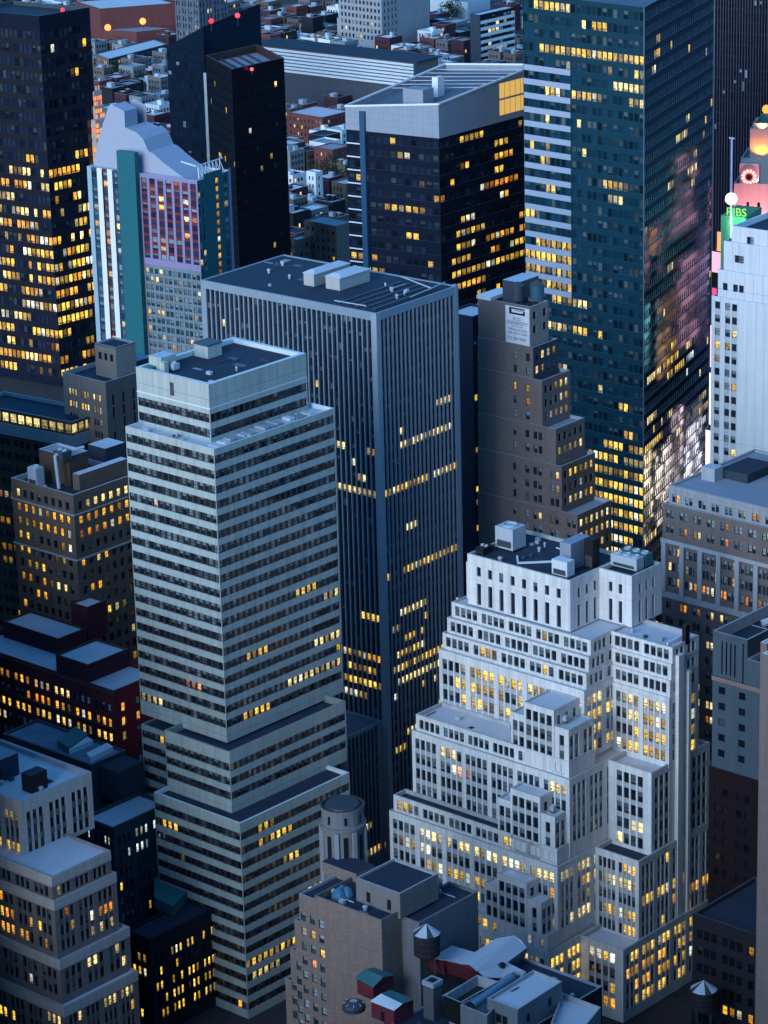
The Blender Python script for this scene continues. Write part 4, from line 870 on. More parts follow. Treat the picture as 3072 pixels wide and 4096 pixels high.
# dark low buildings in the bottom right corner
kl = Lit(0.04, 0.8, ((AMB, 4), (YEL, 1)), 1.0, bl=0.2, blg=0.05, tint=(0.006, 0.008, 0.014), seed=191, sash=1, frame=0.08)
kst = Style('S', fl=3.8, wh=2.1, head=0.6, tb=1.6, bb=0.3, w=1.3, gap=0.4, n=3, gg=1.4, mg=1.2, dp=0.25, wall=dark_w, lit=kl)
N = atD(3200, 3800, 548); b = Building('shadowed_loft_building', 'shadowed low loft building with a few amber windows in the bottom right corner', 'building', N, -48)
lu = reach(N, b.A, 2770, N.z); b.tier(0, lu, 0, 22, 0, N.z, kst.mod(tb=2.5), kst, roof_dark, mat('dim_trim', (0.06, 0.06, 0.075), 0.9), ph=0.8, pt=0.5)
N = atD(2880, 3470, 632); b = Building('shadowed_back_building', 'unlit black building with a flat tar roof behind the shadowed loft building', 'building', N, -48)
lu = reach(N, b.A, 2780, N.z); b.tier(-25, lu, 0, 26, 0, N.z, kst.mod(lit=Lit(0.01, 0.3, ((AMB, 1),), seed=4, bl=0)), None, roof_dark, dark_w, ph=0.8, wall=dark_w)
N = atD(2560, 2480, 668); b = Building('dark_block_behind_white_tower', 'dark grey block half hidden behind the right shoulder of the white stepped tower', 'building', (N.x+14, N.y+2), -48)
b.tier(-8, 16, 0, 22, 0, 62, kst, kst, roof_blue, slate_w, ph=0.8, wall=slate_w)
q = b.part('water_tank_house'); b.box(q, -4, 0, 8, 13, 61, 65.5, mat('brown_stucco', (0.13, 0.10, 0.10), 0.9)); b.box(q, 4, 9, 6, 12, 61, 66, dark_w)

# ------------------------------------------------------------------ tan brick block with the round turret, bottom centre
bl3 = Lit(0.15, 0.3, ((YEL, 2), (PNK, 2), (PAL, 1)), 0.9, bl=1.2, blg=0.42, tint=(0.03, 0.07, 0.10), sash=1, frame=0.10, seed=201)
tanw = mat('pinkish_tan_brick', (0.27, 0.20, 0.175), 0.9, 0.10, 0.12, brick=(0.7, 0.3, 0.025))
N = atD(1525, 3681, 545); b = Building('tan_brick_block', 'tan brick block with blank wall and stepped left end in front of the white tower', 'apartment building', N, -48.0)
BK = b; z = N.z; r1 = lambda x, y: (1100+x*.4501, 3100+y*.4501)
gst = Style('S', fl=3.25, wh=1.85, head=0.8, tb=4.3, bb=0.3, dp=0.25, wall=tanw, lit=bl3)
u_ = lambda x: reach(N, b.A, 1100+x*.4501, z)
uA, uB, uC, uD, uE = u_(352), u_(210), u_(160), u_(112), u_(56)
def wc(u0, *xs): return lambda L: [(L-(u_(x)-u0), L-(u_(x)-u0)+1.35) for x in xs]
b.tier(0, uA, 0, 13, 0, z, gst.mod(cols=wc(0, 380)), Style('blank', wall=tanw), roof_dark, tanw, ph=1.0, pt=0.3)
b.tier(uA, uB, 0, 13, 0, z-0.9, gst.mod(cols=wc(uA, 222, 302), tb=3.2), None, roof_dark, concrete, ph=0.6, pt=0.3, wall=tanw)
b.tier(uB, uC, 0, 13, 0, z-7.2, gst.mod(cols=wc(uB, 165), tb=8.5), None, roof_dark, concrete, ph=0.4, pt=0.3, wall=tanw)
b.tier(uC, uD, 0, 13, 0, z-14.2, gst.mod(cols=wc(uC, 116), tb=6.5), None, roof_dark, concrete, ph=0.4, pt=0.3, wall=tanw)
b.tier(uD, uE, 0, 13, 0, z-21.5, Style('blank', wall=tanw), None, roof_dark, concrete, ph=0.4, pt=0.3, wall=tanw)
b.tier(-4.6, 3.0, 6.0, 24, 0, z-1.5, Style('blank', wall=mat('grey_render', (0.17, 0.17, 0.19), 0.9, 0.1, 0.15)), Style('blank', wall=mat('grey_render', (0,)*3)), roof_dark, ph=0.5)
clutter(b, 5, uA-1, 1, 5, z-1, 7, 12); clutter(b, -4, 2, 14, 22, z-2, 4, 13)
q = b.part('penthouse_block'); n2, la, lb, zt = standing(b, q, z-1.0, r1(1115, 1262), 3100+.4501*1055, 1100+.4501*718, 1100+.4501*1450, mat('grey_tan_render', (0.22, 0.20, 0.205), 0.9, 0.12, 0.15), roof_dark, cap=stone_trim)
q2 = b.part('penthouse_window', 'penthouse_block')
for s in (0.25, 0.72):
    c = n2+b.A*(la*s)-b.B*0.06
    q2.face([(*(c+b.A*.5), zt-4.4), (*(c-b.A*.5), zt-4.4), (*(c-b.A*.5), zt-2.2), (*(c+b.A*.5), zt-2.2)], black_p)
# round turret
tz = z-1.0; c = at(*r1(612, 822), tz+0.0); c = Vector((c.x, c.y+4.5)); zt = zfor(c, 3100+.4501*255)
t_ = b.part('turret'); rad = 4.6
t_.lathe((c.x, c.y, 0), [(rad, tz-6), (rad, tz+7.6), (rad+.25, tz+7.7), (rad+.25, tz+8.3), (rad-.25, tz+8.4), (rad-.25, zt-.6), (rad, zt-.5), (rad, zt)], stone_g, 24, cap=False, smooth=False)
cap_ = b.part('turret_roof', 'turret')
cap_.lathe((c.x, c.y, 0), [(rad, zt), (rad-.45, zt+.02), (rad-.5, zt-.5), (rad-1.0, zt-.3), (rad-1.2, zt+.15), (0.01, zt+.25)], steel_d, 24)
sl_ = b.part('turret_slot', 'turret')
for k in range(24):
    a = 2*math.pi*(k+.5)/24
    if k % 3 == 0:
        d = Vector((math.cos(a), math.sin(a))); tt = Vector((-d.y, d.x)); p0 = c+d*(rad*math.cos(math.pi/24)+.06)
        for (w_, z0, z1) in ((.5, tz+.8, tz+6.6), (.22, tz+9.2, zt-1.2)):
            sl_.face([(*(p0-tt*w_), z0), (*(p0+tt*w_), z0), (*(p0+tt*w_), z1), (*(p0-tt*w_), z1)], black_p)
pi_ = b.part('turret_pier', 'turret')
for k in range(8):
    a = 2*math.pi*(k*3+2)/24; d = Vector((math.cos(a), math.sin(a))); tt = Vector((-d.y, d.x)); p0 = c+d*(rad+.15)
    pi_.prism([tuple(p0-tt*.45-d*.6), tuple(p0-tt*.45+d*.25), tuple(p0+tt*.45+d*.25), tuple(p0+tt*.45-d*.6)][::-1], tz-6, tz+7.6, stone_g)
q = b.part('turret_base'); standing(b, q, tz, r1(725, 960), 3100+.4501*880, 1100+.4501*415, 1100+.4501*880, tanw, roof_dark)
TUR = (c, zt)

# ------------------------------------------------------------------ low roofs at the bottom centre
ZB = 36.0; r2 = lambda x, y: (1600+x*.4822, 3500+y*.4822)
O = at(1780, 4320, ZB); b = Building('tenement_roofs', 'low tenement with cluttered tar roof below the tan brick block and white tower', 'building', O, -48.0)
ul, vl_ = reach(O, b.A, 1340, ZB), reach(O, b.B, 2420, ZB)
b.tier(0, 22, 0, vl_*0.98, 0, ZB, Style('blank', wall=tanw), Style('blank', wall=dark_w), roof_dark, concrete, ph=0.5, pt=0.3)
TEN = b; clutter(b, 1, 20, 2, vl_*.9, ZB-.5, 26, 14)
crim = mat('crimson_brick', (0.17, 0.028, 0.045), 0.9, 0.14, 0.1, brick=(.5, .2, .02))
def hut(name, base, topy, xl, xr, wall_, label, cat, roofc, hip=None, kind='gable'):
    h = Building(name, label, cat, at(base[0], base[1], ZB-.5), -48.0); h.base = (h.O.x, h.O.y, ZB-.5)
    N2 = h.O; z1 = zfor(N2, topy); la, lb = reach(N2, h.A, xl, z1), reach(N2, h.B, xr, z1)
    h.wall.prism([tuple(h.p(0, 0)), tuple(h.p(0, lb)), tuple(h.p(la, lb)), tuple(h.p(la, 0))], ZB-.5, z1, wall_)
    return h, la, lb, z1
h, la, lb, z1 = hut('crimson_roof_hut', r1(875, 2000), 3100+.4501*1880, 1100+.4501*728, 1100+.4501*1050, crim, 'crimson brick roof hut under a creased teal roof, beside the tan brick wall', 'roof hut', green_p)
h.roof.face([h.p3(-.3, -.3, z1), h.p3(-.3, lb*.45, z1+1.1), h.p3(la+.3, lb*.45, z1+1.3), h.p3(la+.3, -.3, z1+.5)], green_p)
h.roof.face([h.p3(-.3, lb*.45, z1+1.1), h.p3(-.3, lb+.3, z1+.1), h.p3(la+.3, lb+.3, z1+.2), h.p3(la+.3, lb*.45, z1+1.3)], green_p)
h.roof.face([h.p3(-.3, -.3, z1), h.p3(-.3, lb+.3, z1+.1), h.p3(-.3, lb*.45, z1+1.1)], crim)
h, la, lb, z1 = hut('crimson_stair_hut', r1(1062, 2235), 3100+.4501*2090, 1100+.4501*855, 1100+.4501*1228, crim, 'crimson brick stair hut with half white and half teal roof and one dark door', 'roof hut', green_p)
h.roof.face([h.p3(-.2, -.2, z1), h.p3(-.2, lb*.4, z1+.5), h.p3(la*.9, lb*.4, z1+.9), h.p3(la+.2, -.2, z1)], white_p)
h.roof.face([h.p3(-.2, lb*.4, z1+.5), h.p3(-.2, lb+.2, z1), h.p3(la+.2, lb+.2, z1), h.p3(la*.9, lb*.4, z1+.9)], green_p)
h.roof.face([h.p3(-.2, -.2, z1), h.p3(-.2, lb+.2, z1), h.p3(-.2, lb*.4, z1+.5)], crim); h.roof.face([h.p3(la+.2, -.2, z1), h.p3(la*.9, lb*.4, z1+.9), h.p3(la+.2, lb+.2, z1)], green_p)
q = h.part('door'); q.face([h.p3(la*.58, -.05, ZB-.4), h.p3(la*.42, -.05, ZB-.4), h.p3(la*.42, -.05, ZB+1.7), h.p3(la*.58, -.05, ZB+1.7)], black_p)
# chimney
h = Building('square_chimney', 'tall square grey chimney with a pale open top among the low roofs', 'chimney', at(*r1(1412, 2190), ZB-.5), -48); h.base = (h.O.x, h.O.y, ZB-.5)
z1 = zfor(h.O, 3100+.4501*1860); la = lb = reach(h.O, h.B, 1100+.4501*1482, z1); h.wall.prism([tuple(h.p(*k_)) for k_ in ((0, 0), (0, lb), (la, lb), (la, 0))], ZB-.5, z1-.5, mat('grey_chimney', (0.10, 0.10, 0.115), .9))
h.top([tuple(h.p(*k_)) for k_ in ((-.15, -.15), (-.15, lb+.15), (la+.15, lb+.15), (la+.15, -.15))], z1, black_p, 0.9, 0.5, concrete)
h.wall.prism([tuple(h.p(*k_)) for k_ in ((-.15, -.15), (-.15, lb+.15), (la+.15, lb+.15), (la+.15, -.15))], z1-.9, z1-.01, concrete, black_p)
# white roofed red brick house
h = Building('white_vaulted_house', 'red brick roof house under a long white rolled roof in front of the white tower', 'house', at(*r2(700, 870), ZB), -48); h.base = (h.O.x, h.O.y, ZB-.5)
def hp(x, y, z): p = at(*r2(x, y), z); return (p.x, p.y, p.z)
za, zm = ZB+3.2, ZB+5.2
L1 = [hp(700, 850, za), hp(575, 745, za+1.6), hp(505, 735, za+1.3), hp(370, 708, za+.9)]
L2 = [hp(1045, 690, za), hp(1050, 600, za+.6), hp(950, 502, za+1.8), hp(640, 640, za+1.2)]
h.roof.face([hp(700, 850, za), hp(840, 855, za-.6), hp(1050, 805, za-.8), hp(890, 725, za), hp(640, 790, za+1)], roof_pale)
h.roof.face([hp(575, 745, za+1.8), hp(640, 800, za+1), hp(890, 725, za), hp(1052, 602, za), hp(1000, 540, za+1.2), hp(950, 502, za+1.8)], roof_pale)
h.roof.face([hp(380, 700, za+1.4), hp(505, 740, za+1.3), hp(575, 745, za+1.8), hp(950, 502, za+1.8), hp(800, 525, za+1.4), hp(620, 640, za+1.0), hp(430, 585, za+.9), hp(250, 690, za+.5)], roof_pale)
h.wall.face([hp(370, 815, ZB), hp(690, 905, ZB), hp(700, 850, za), hp(640, 800, za+1), hp(575, 745, za+1.8), hp(505, 740, za+1.3), hp(370, 708, za+1.3)], crim)
h.wall.face([hp(180, 780, ZB+1), hp(370, 830, ZB), hp(370, 725, za+.7), hp(270, 700, za+.4), hp(180, 740, za-.6)], crim)
h.wall.face([hp(890, 727, za), hp(900, 760, ZB), hp(1040, 680, ZB), hp(1052, 604, za)], roof_mid)
h.wall.face([hp(1050, 805, za-.8), hp(890, 725, za), hp(900, 770, ZB), hp(1050, 850, ZB)], roof_mid); h.wall.face([hp(700, 850, za), hp(840, 855, za-.6), hp(840, 900, ZB), hp(690, 905, ZB)], crim)
q = h.part('roof_vent'); p = hp(848, 770, za-.2); q.lathe((p[0], p[1], p[2]-.3), [(.55, 0), (.55, .9), (.8, 1.0), (.4, 1.4), (.02, 1.5)], black_p, 12)
# open tray, skylight strip and the grey blue block
def tray(name, label, P4, zt, wall_, rm, rim_, ph, cat='roof structure'):
    h = Building(name, label, cat, at(*r2(*P4[0]), zt), -48); h.base = (h.O.x, h.O.y, ZB-.5); c4 = [at(*r2(*k_), zt) for k_ in P4]; poly = [(p.x, p.y) for p in c4]
    for i in range(4): h.wall.face([(*poly[i], ZB-6), (*poly[(i+1) % 4], ZB-6), (*poly[(i+1) % 4], zt), (*poly[i], zt)], wall_)
    h.top(poly, zt, rm, ph, 0.28, rim_); h.poly = poly; OCC.append((poly, ZB-6, zt)); return h
tray('open_roof_tray', 'black open topped roof enclosure with thin pale rim beside the square chimney', ((505, 1060), (820, 882), (640, 828), (365, 1000)), ZB+4.3, black_p, mat('mossy_floor', (0.02, 0.028, 0.02), .9, .5), concrete, 2.2)
h = tray('skylight_strip', 'narrow roof strip with a curved blue skylight between tray and grey blue block', ((722, 1165), (1050, 800), (945, 795), (500, 1075)), ZB+4.0, mat('grey_blue_stucco', (0.17, 0.185, 0.215), .85, .1, .2), steel_d, concrete, 0.8)
q = h.part('skylight'); 
for k in range(8):
    a0, a1 = math.pi*k/8, math.pi*(k+1)/8
    A0, A1 = Vector(hp(590, 1090, ZB+3.3)), Vector(hp(930, 850, ZB+3.3)); n_ = Vector((b.A.x, b.A.y, 0))
    f = lambda a, P: P+n_*(1.1*math.cos(a))+Vector((0, 0, .9*math.sin(a)))
    q.face([f(a0, A0), f(a0, A1), f(a1, A1), f(a1, A0)], mat('sky_glass', (0.10, 0.20, 0.30), 0.2, 0.1, 0, spec=.6), None, True)
gb = MATS['grey_blue_stucco']
h = tray('grey_blue_roof_block', 'grey blue stucco block with pale flat roof and small black windows, bottom centre', ((975, 1118), (1345, 882), (1105, 786), (722, 1022)), ZB+5.6, gb, roof_pale, concrete, 0.7)
PP = [Vector(p) for p in h.poly]
q = h.part('window')
def pan(mb, P0, P1, s0, s1, z0, z1, mt):
    t = P1-P0; n_ = Vector((t.y, -t.x)).normalized()*0.05; a, c2 = P0+t*s0+n_, P0+t*s1+n_
    mb.face([(*a, z0), (*c2, z0), (*c2, z1), (*a, z1)], mt)
pan(q, PP[3], PP[0], .30, .47, ZB+1.4, ZB+3.2, black_p); q = h.part('window'); pan(q, PP[3], PP[0], .50, .66, ZB+1.4, ZB+3.2, black_p)
q = h.part('window'); pan(q, PP[0], PP[1], .20, .26, ZB+1.6, ZB+3.4, black_p); q = h.part('window'); pan(q, PP[0], PP[1], .68, .75, ZB+2.0, ZB+3.8, black_p)
q = h.part('roof_mat'); c4 = [at(*r2(*k_), ZB+5.05) for k_ in ((915, 960), (985, 925), (990, 935), (925, 968))]; q.face([tuple(p) for p in c4], steel_d)
h = tray('sunken_white_roof', 'sunken white roof framed by a grey parapet at the foot of the white tower', ((1500, 1300), (1665, 1095), (1345, 975), (1250, 1230)), ZB+1.5, gb, roof_pale, concrete, 1.2)
h = Building('roof_skylight_dome', 'black ribbed oval skylight dome at the low roof edge by the crimson huts', 'skylight', at(*r1(700, 2060), ZB), -48); h.base = (h.O.x, h.O.y, ZB-.5)
h.wall.lathe((h.O.x, h.O.y, ZB-.5), [(2.3, 0), (2.3, .8), (2.0, 1.3), (1.2, 1.75), (.05, 1.9)], steel_d, 16)
q = h.part('dome_rib')
for k in range(8):
    a = math.pi*2*k/8; q.bar((h.O.x+2.05*math.cos(a), h.O.y+2.05*math.sin(a), ZB+.85), (h.O.x+.2*math.cos(a), h.O.y+.2*math.sin(a), ZB+1.45), .07, white_p)

# ------------------------------------------------------------------ loose things on the roofs
def thing(name, label, cat, base, group=None):
    h = Building(name, label, cat, (base[0], base[1]), -48, group); h.base = (base[0], base[1], base[2]); return h
def water_tank(base, r, hh, leg, label, body=None, stripes=True, name='water_tank'):
    h = thing(name, label, 'water tank', base); x, y, z = base; body = body or mat('wet_timber', (0.022, 0.022, 0.028), 0.85, 0.3, 0.2)
    h.wall.lathe((x, y, z+leg), [(r, 0), (r, hh)], body, 18)
    cone = h.part('conical_roof'); n = 12
    for i in range(n):
        a0, a1 = 2*math.pi*i/n, 2*math.pi*(i+1)/n
        cone.face([(x+(r+.15)*math.cos(a0), y+(r+.15)*math.sin(a0), z+leg+hh), (x+(r+.15)*math.cos(a1), y+(r+.15)*math.sin(a1), z+leg+hh), (x, y, z+leg+hh+r*.75)], (roof_pale if (stripes and i % 3) else steel_d))
    for k in range(4):
        a = math.pi/4+k*math.pi/2; lg_ = h.part('leg'); lg_.bar((x+.75*r*math.cos(a), y+.75*r*math.sin(a), z), (x+.75*r*math.cos(a), y+.75*r*math.sin(a), z+leg), .16, steel_d)
    hp_ = h.part('hoop')
    for zz in (0.15, .4, .65, .9): hp_.lathe((x, y, z+leg+hh*zz), [(r+.04, 0), (r+.04, .08)], steel_d, 18, cap=False)
    return h
def hvac(base, l, w_, hh, yaw, label, fans=1, name='air_conditioner', m_=None, frame=.5, cat='air conditioner'):
    h = thing(name, label, cat, base); h.A, h.B = dirs(yaw); z = base[2]; m_ = m_ or steel
    h.box(h.wall, 0, l, 0, w_, z+frame, z+hh, m_, None, True)
    for (u, v) in ((.1, .1), (l-.3, .1), (.1, w_-.3), (l-.3, w_-.3)):
        if frame > 0: f_ = h.part('foot'); h.box(f_, u, u+.2, v, v+.2, z, z+frame, steel_d)
    g_ = h.part('grille'); h.box(g_, l*.1, l*.9, -.03, -.005, z+frame+hh*.08, z+hh*.45, steel_d)
    for k in range(fans):
        c = h.p(l*(k+.5)/fans, w_*.5); f_ = h.part('fan'); rr = min(l/fans, w_)*.36
        f_.lathe((c.x, c.y, z+hh), [(rr, 0), (rr, .35), (rr*.85, .35), (rr*.8, .05), (rr*.2, .05), (rr*.15, .15)], steel, 16)
    return h
p = at(*r2(225, 640), ZB+6.6); water_tank((p.x, p.y, ZB-.3), 2.6, 4.6, 6.6, 'black timber water tank with a black and white striped conical roof above the low roofs')
W = WHITE; zc = 91.3
hvac(W.p3(46.5, 22, zc), 5.0, 4.6, 5.4, -48.2, 'big pale box shaped cooling unit with one round fan on the white tower roof', 1, 'cooling_unit')
hvac(W.p3(27.0, 16.5, zc), 4.2, 2.6, 3.6, -48.2, 'cream panelled cabin at the front edge of the white tower roof', 0, 'roof_cabin', cream_cap, .2, 'roof cabin')
hvac(W.p3(29.5, 21, zc), 3.0, 7.0, 6.0, -48.2, 'tall grey stair cabin with an open dark side on the white tower roof', 0, 'stair_cabin', crown_m, 0.0, 'roof cabin')
hvac(W.p3(25.8, 24, zc), 2.4, 2.4, 6.8, -48.2, 'black boxed chimney stack on the white tower roof', 0, 'boiler_stack', black_p, 0.0, 'chimney')
hvac(W.p3(17, 28, zc), 7.0, 2.6, 3.2, -48.2, 'long pale blue chiller nearest the right end of the white tower roof', 3, 'chiller')
hvac(W.p3(17, 31.3, zc), 7.0, 2.6, 3.2, -48.2, 'long teal chiller behind the other one at the right end of the white tower roof', 3, 'chiller', green_p)
hvac(W.p3(50.5, 16.5, zc), 2.2, 3.6, 1.7, -48.2, 'small black fan unit at the left front corner of the white tower roof', 2, 'fan_unit', black_p, cat='fan')
h = thing('roof_pipe', 'white bent pipe lying across the black roof of the white tower', 'pipe', W.p3(38, 16, zc)); h.wall.bar(W.p3(41, 17, zc+.35), W.p3(33, 25, zc+.35), .28, white_p); h.wall.bar(W.p3(33, 25, zc+.35), W.p3(36, 30, zc+.35), .28, white_p); h.wall.bar(W.p3(44, 20.4, zc+.35), W.p3(41, 17, zc+.35), .28, white_p)
for (u, v, lab) in ((15.1, -3.9, 'grey air conditioner in the lower bay terrace of the white tower'), (16.2, 2.0, 'grey air conditioner in the upper bay terrace of the white tower')): hvac(W.p3(u, v, 46.5 if v < 0 else 64.9), 1.0, 1.0, 1.5, -48.2, lab, 1)
Cb = CREAM; zc = 136.4
hvac(Cb.p3(33.0, 18.5, zc), 1.5, 1.8, 1.8, -47.7, 'pale grey ventilation unit beside the stair bulkhead on the cream tower roof', 1, 'ventilation_unit')
hvac(Cb.p3(36.8, 14.9, zc), 2.2, 2.0, 1.2, -47.7, 'dark teal tarpaulin covered unit at the left corner of the cream tower roof', 0, 'covered_unit', green_p, .1, 'roof unit')
hvac(Cb.p3(28.5, 33.0, zc), 2.6, 1.2, .35, -47.7, 'flat roof hatch lying on the cream tower roof', 0, 'roof_hatch', steel_d, 0.0, 'hatch')
h = thing('scaffold', 'weathered cleaning rig and stored panels on the right terrace of the cream tower', 'scaffold', Cb.p3(15, 20, 124.5)); rg = random.Random(3)
for k in range(16): h.box(h.wall, 13.6+rg.random(), 15.4+rg.random()*1.6, 12+k*2.0, 12+k*2.0+1.5, 124.5, 125.0+rg.random()*.9, rg.choice((steel, roof_mid, roof_pale)))
h.A, h.B, h.O = Cb.A, Cb.B, Cb.O; h.wall = MB()
for k in range(16): h.box(h.wall, 13.6+rg.random()*.5, 16.2+rg.random()*1.2, 12+k*2.0, 12+k*2.0+1.6, 124.5, 124.9+rg.random()*.9, rg.choice((steel, roof_mid, roof_pale)))
zr_ = BN.H-1.3
p = at(148, 1960, zr_); hvac((p.x, p.y, zr_), 3.0, 2.6, 5.2, -48, 'pale blue ventilation box on the brown brick roof in front of the tank house', 1, 'ventilation_unit')
h = thing('exhaust_duct', 'bent bright steel duct running down the tank house of the brown brick block', 'duct', (p.x, p.y, zr_))
A_, B_, C_ = at(236, 1955, zr_+.6), at(155, 1822, zr_+8.5), at(230, 1800, zr_+9.2); h.wall.bar(A_, (A_.x-.6, A_.y+1.2, zr_+8.6), .42, steel, 8); h.wall.bar((A_.x-.6, A_.y+1.2, zr_+8.6), (A_.x+6, A_.y+5, zr_+9.3), .42, steel, 8)
p = at(250, 1835, zr_+8); hvac((p.x, p.y, zr_+6.8), 3.2, 3.0, 2.6, -48, 'dark twin fan cooling tower on top of the brown brick tank house', 2, 'cooling_tower', steel_d)
p = at(345, 2330, 20); water_tank((p.x, p.y, 17), 2.4, 4.6, 2.0, 'teal blue square shouldered water tank between the brown and red brick blocks', mat('teal_tank', (0.03, 0.10, 0.15), .6), False)
p = at(472, 2415, 30); water_tank((p.x, p.y, 24), 2.6, 4.4, 3, 'low round black water tank behind the red brick stair tower', None, False)
p = at(170, 2995, 44); water_tank((p.x, p.y, 38), 2.3, 4.2, 2.5, 'brown topped black water tank on the patched blue grey roof', None, False)
p = at(2815, 3955, 28); water_tank((p.x, p.y, 20), 2.6, 4.0, 4.0, 'pale capped water tank in the dark street corner right of the white tower', None, True)
zt = TUR[1]; c = at(*r1(570, 1045), BK.H if hasattr(BK, 'H') else 50)
h = thing('tarpaulin_covered_unit', 'blue tarpaulin wrapped unit on the tan brick roof below the turret', 'roof unit', (c.x, c.y, 49)); rg = random.Random(5)
for (dx, dy, r_) in ((0, 0, 1.5), (1.6, .5, 1.3), (.6, 1.3, 1.2)): h.wall.lathe((c.x+dx, c.y+dy, 48.6), [(r_*1.05, 0), (r_*1.1, .8), (r_*.8, 1.7), (r_*.35, 2.3), (.02, 2.5)], mat('blue_tarpaulin', (0.06, 0.17, 0.30), .5, .3), 9)
zb = BT.p3(4, 6, 0)
for k, (u, v, r_, lab) in enumerate(((6.0, 3.0, 1.4, 'upright steel tank at the left on the brick tower roof'), (2.6, 6.2, 1.7, 'wide teal tank at the right on the brick tower roof'))):
    P_ = BT.p3(u, v, 0); z0 = fits[0][1]-.8; water_tank((P_[0], P_[1], z0), r_, 3.6, 1.0, lab, mat('teal_tank', (0,)*3) if k else steel_d, False)

# ------------------------------------------------------------------ far blocks at the top of the picture
fl_ = Lit(0.02, 0.3, ((PAL, 1),), 0.8, bl=0.3, blg=0.15, tint=(0.02, 0.03, 0.045), seed=301)
louv = mat('white_louvre_band', (0.55, 0.60, 0.66), 0.6, 0.06, 0.05); louv_d = mat('louvre_backing', (0.05, 0.06, 0.08), 0.8)  # white bands, and the dark wall surface behind and between them
N = atD(1657, 251, 1530); b = one3('long_banded_terminal', 'long low hall striped with white horizontal louvre bands behind the black twin slabs', (1657, 251), (1000, 176), (1753, 229), 1530, None, None, roof_dark, build=False, cat='terminal')
H = b.H
b.tier(0, b.lu, 0, b.lv, 0, H-0.05, Style('blank', wall=louv_d), Style('blank', wall=mat('taupe_wall', (0.12, 0.11, 0.12), .9)), roof_dark, louv_d, ph=0.4)
q = b.part('louvre_band')
for k in range(7): b.box(q, 0.2, b.lu, -0.7, -0.02, H-1.9-k*1.75, H-0.75-k*1.75, louv, None, True)
q = b.part('roof_deck'); b.box(q, -1, b.lu, 1, b.lv+2, H-.04, H+0.5, roof_dark)

dst2 = Style('S', fl=3.9, wh=2.2, head=0.8, tb=1.5, bb=0.3, w=1.5, gap=1.3, n=1, gg=1.3, mg=1.5, dp=0.3, wall=stone_g, lit=fl_)
N = atD(1524, -60, 1735); b = Building('pale_deco_tower', 'pale grey stepped stone tower with small dark windows above the long banded hall', 'office tower', N, -48)
lu, lv = reach(N, b.A, 1352, N.z), reach(N, b.B, 1715, N.z); b.tier(0, lu, 0, lv, 0, N.z, dst2, dst2.mod(cols=lambda L: [(2+k*3.2, 3.4+k*3.2) for k in range(4)]), roof_dark, ph=0.6)
b.tier(lu, lu+2.6, 1, lv*.6, 0, N.z-22, dst2, None, roof_dark, wall=stone_g); b.tier(lu+2.6, lu+4.6, 2, lv*.6, 0, N.z-32, dst2, None, roof_dark, wall=stone_g)
b.tier(-2, lu*.45, -3, 0, 0, 9, Style('blank', wall=concrete), Style('blank', wall=concrete), roof_mid, ph=.3)

N = atD(790, -90, 1480); b = Building('grey_ribbed_tower', 'slim blue grey ribbed tower cut off by the top edge behind the navy slab', 'office tower', N, -48)
gr = Style('S', fl=3.6, wh=2.2, head=.6, tb=1, w=1.0, gap=.8, n=2, gg=1.6, mg=.8, dp=.3, ds=.2, wall=mat('blue_grey_rib', (0.10, 0.12, 0.16), .8), lit=Lit(.05, .3, ((PAL, 1),), bl=.4, blg=.2, seed=8, tint=(.02, .03, .05)))
lu, lv = reach(N, b.A, 694, N.z), reach(N, b.B, 905, N.z); b.tier(0, lu, 0, lv, 0, N.z, gr, gr, roof_dark)

wh_ = Style('S', fl=3.6, wh=2.0, head=.8, tb=1.2, w=1.6, gap=.6, n=4, gg=1.2, mg=1, dp=.25, wall=slate_w, lit=Lit(.1, .3, ((PAL, 1), (PNK, 1)), .6, bl=.7, blg=.25, tint=(.04, .06, .09), seed=7))
Dz = lambda x, y, z: at(x, y, z).y
b = one3('glass_fronted_depot', 'wide low depot with pale flat roof and long gridded window front, upper left', (434, 236), (381, 215), (670, 176), Dz(434, 236, 13), wh_.mod(wall=mat('dusty_brick', (0.16, 0.11, 0.105), .9)), wh_, roof_pale, steel_d, ph=.4)
rbk = mat('far_red_brick', (0.14, 0.045, 0.045), .9, .2, .1)
b = one3('red_warehouse', 'long red brick warehouse with a pale roof at the very top left of the city', (400, 35), (300, 5), (700, 70-58), 1780, Style('blank', wall=rbk), Style('blank', wall=rbk), roof_pale, ph=.4)
b = one3('rust_brick_workshop', 'rust coloured brick workshop with one dark opening under two orange roof lamps', (545, 128), (400, 118), (695, 112), Dz(545, 128, 13), Style('S', fl=5, wh=2.6, head=.6, tb=.6, w=6, gap=3, n=1, gg=5, mg=20, dp=.3, wall=rbk, lit=Lit(0, 0, seed=2)), Style('blank', wall=rbk), roof_mid, ph=.4)
tb2 = mat('far_tan', (0.17, 0.15, 0.15), .9, .15, .15, brick=(.8, .4, .03))
fst = Style('S', fl=3.6, wh=1.7, head=.9, tb=1.2, w=1.1, gap=1.5, n=1, gg=1.5, mg=1.4, dp=.25, wall=tb2, lit=Lit(.08, .3, ((PAL, 2), (YEL, 1)), .9, bl=.3, blg=.2, seed=302, tint=(.02, .03, .04)))
b = one('round_cornered_block', 'buff walk up block with grey roof and ribbed blank wall behind the finned tower roof', (1345, 905), 1215, 1420, Dz(1345, 905, 30), -48, fst, Style('blank', wall=tb2), roof_mid, ph=.5)
b = one('tan_corner_block', 'small tan block with arched dark windows left of the ribbed walk up', (1190, 960), 1150, 1240, Dz(1190, 960, 24), -48, fst, fst, roof_pale, ph=.5)
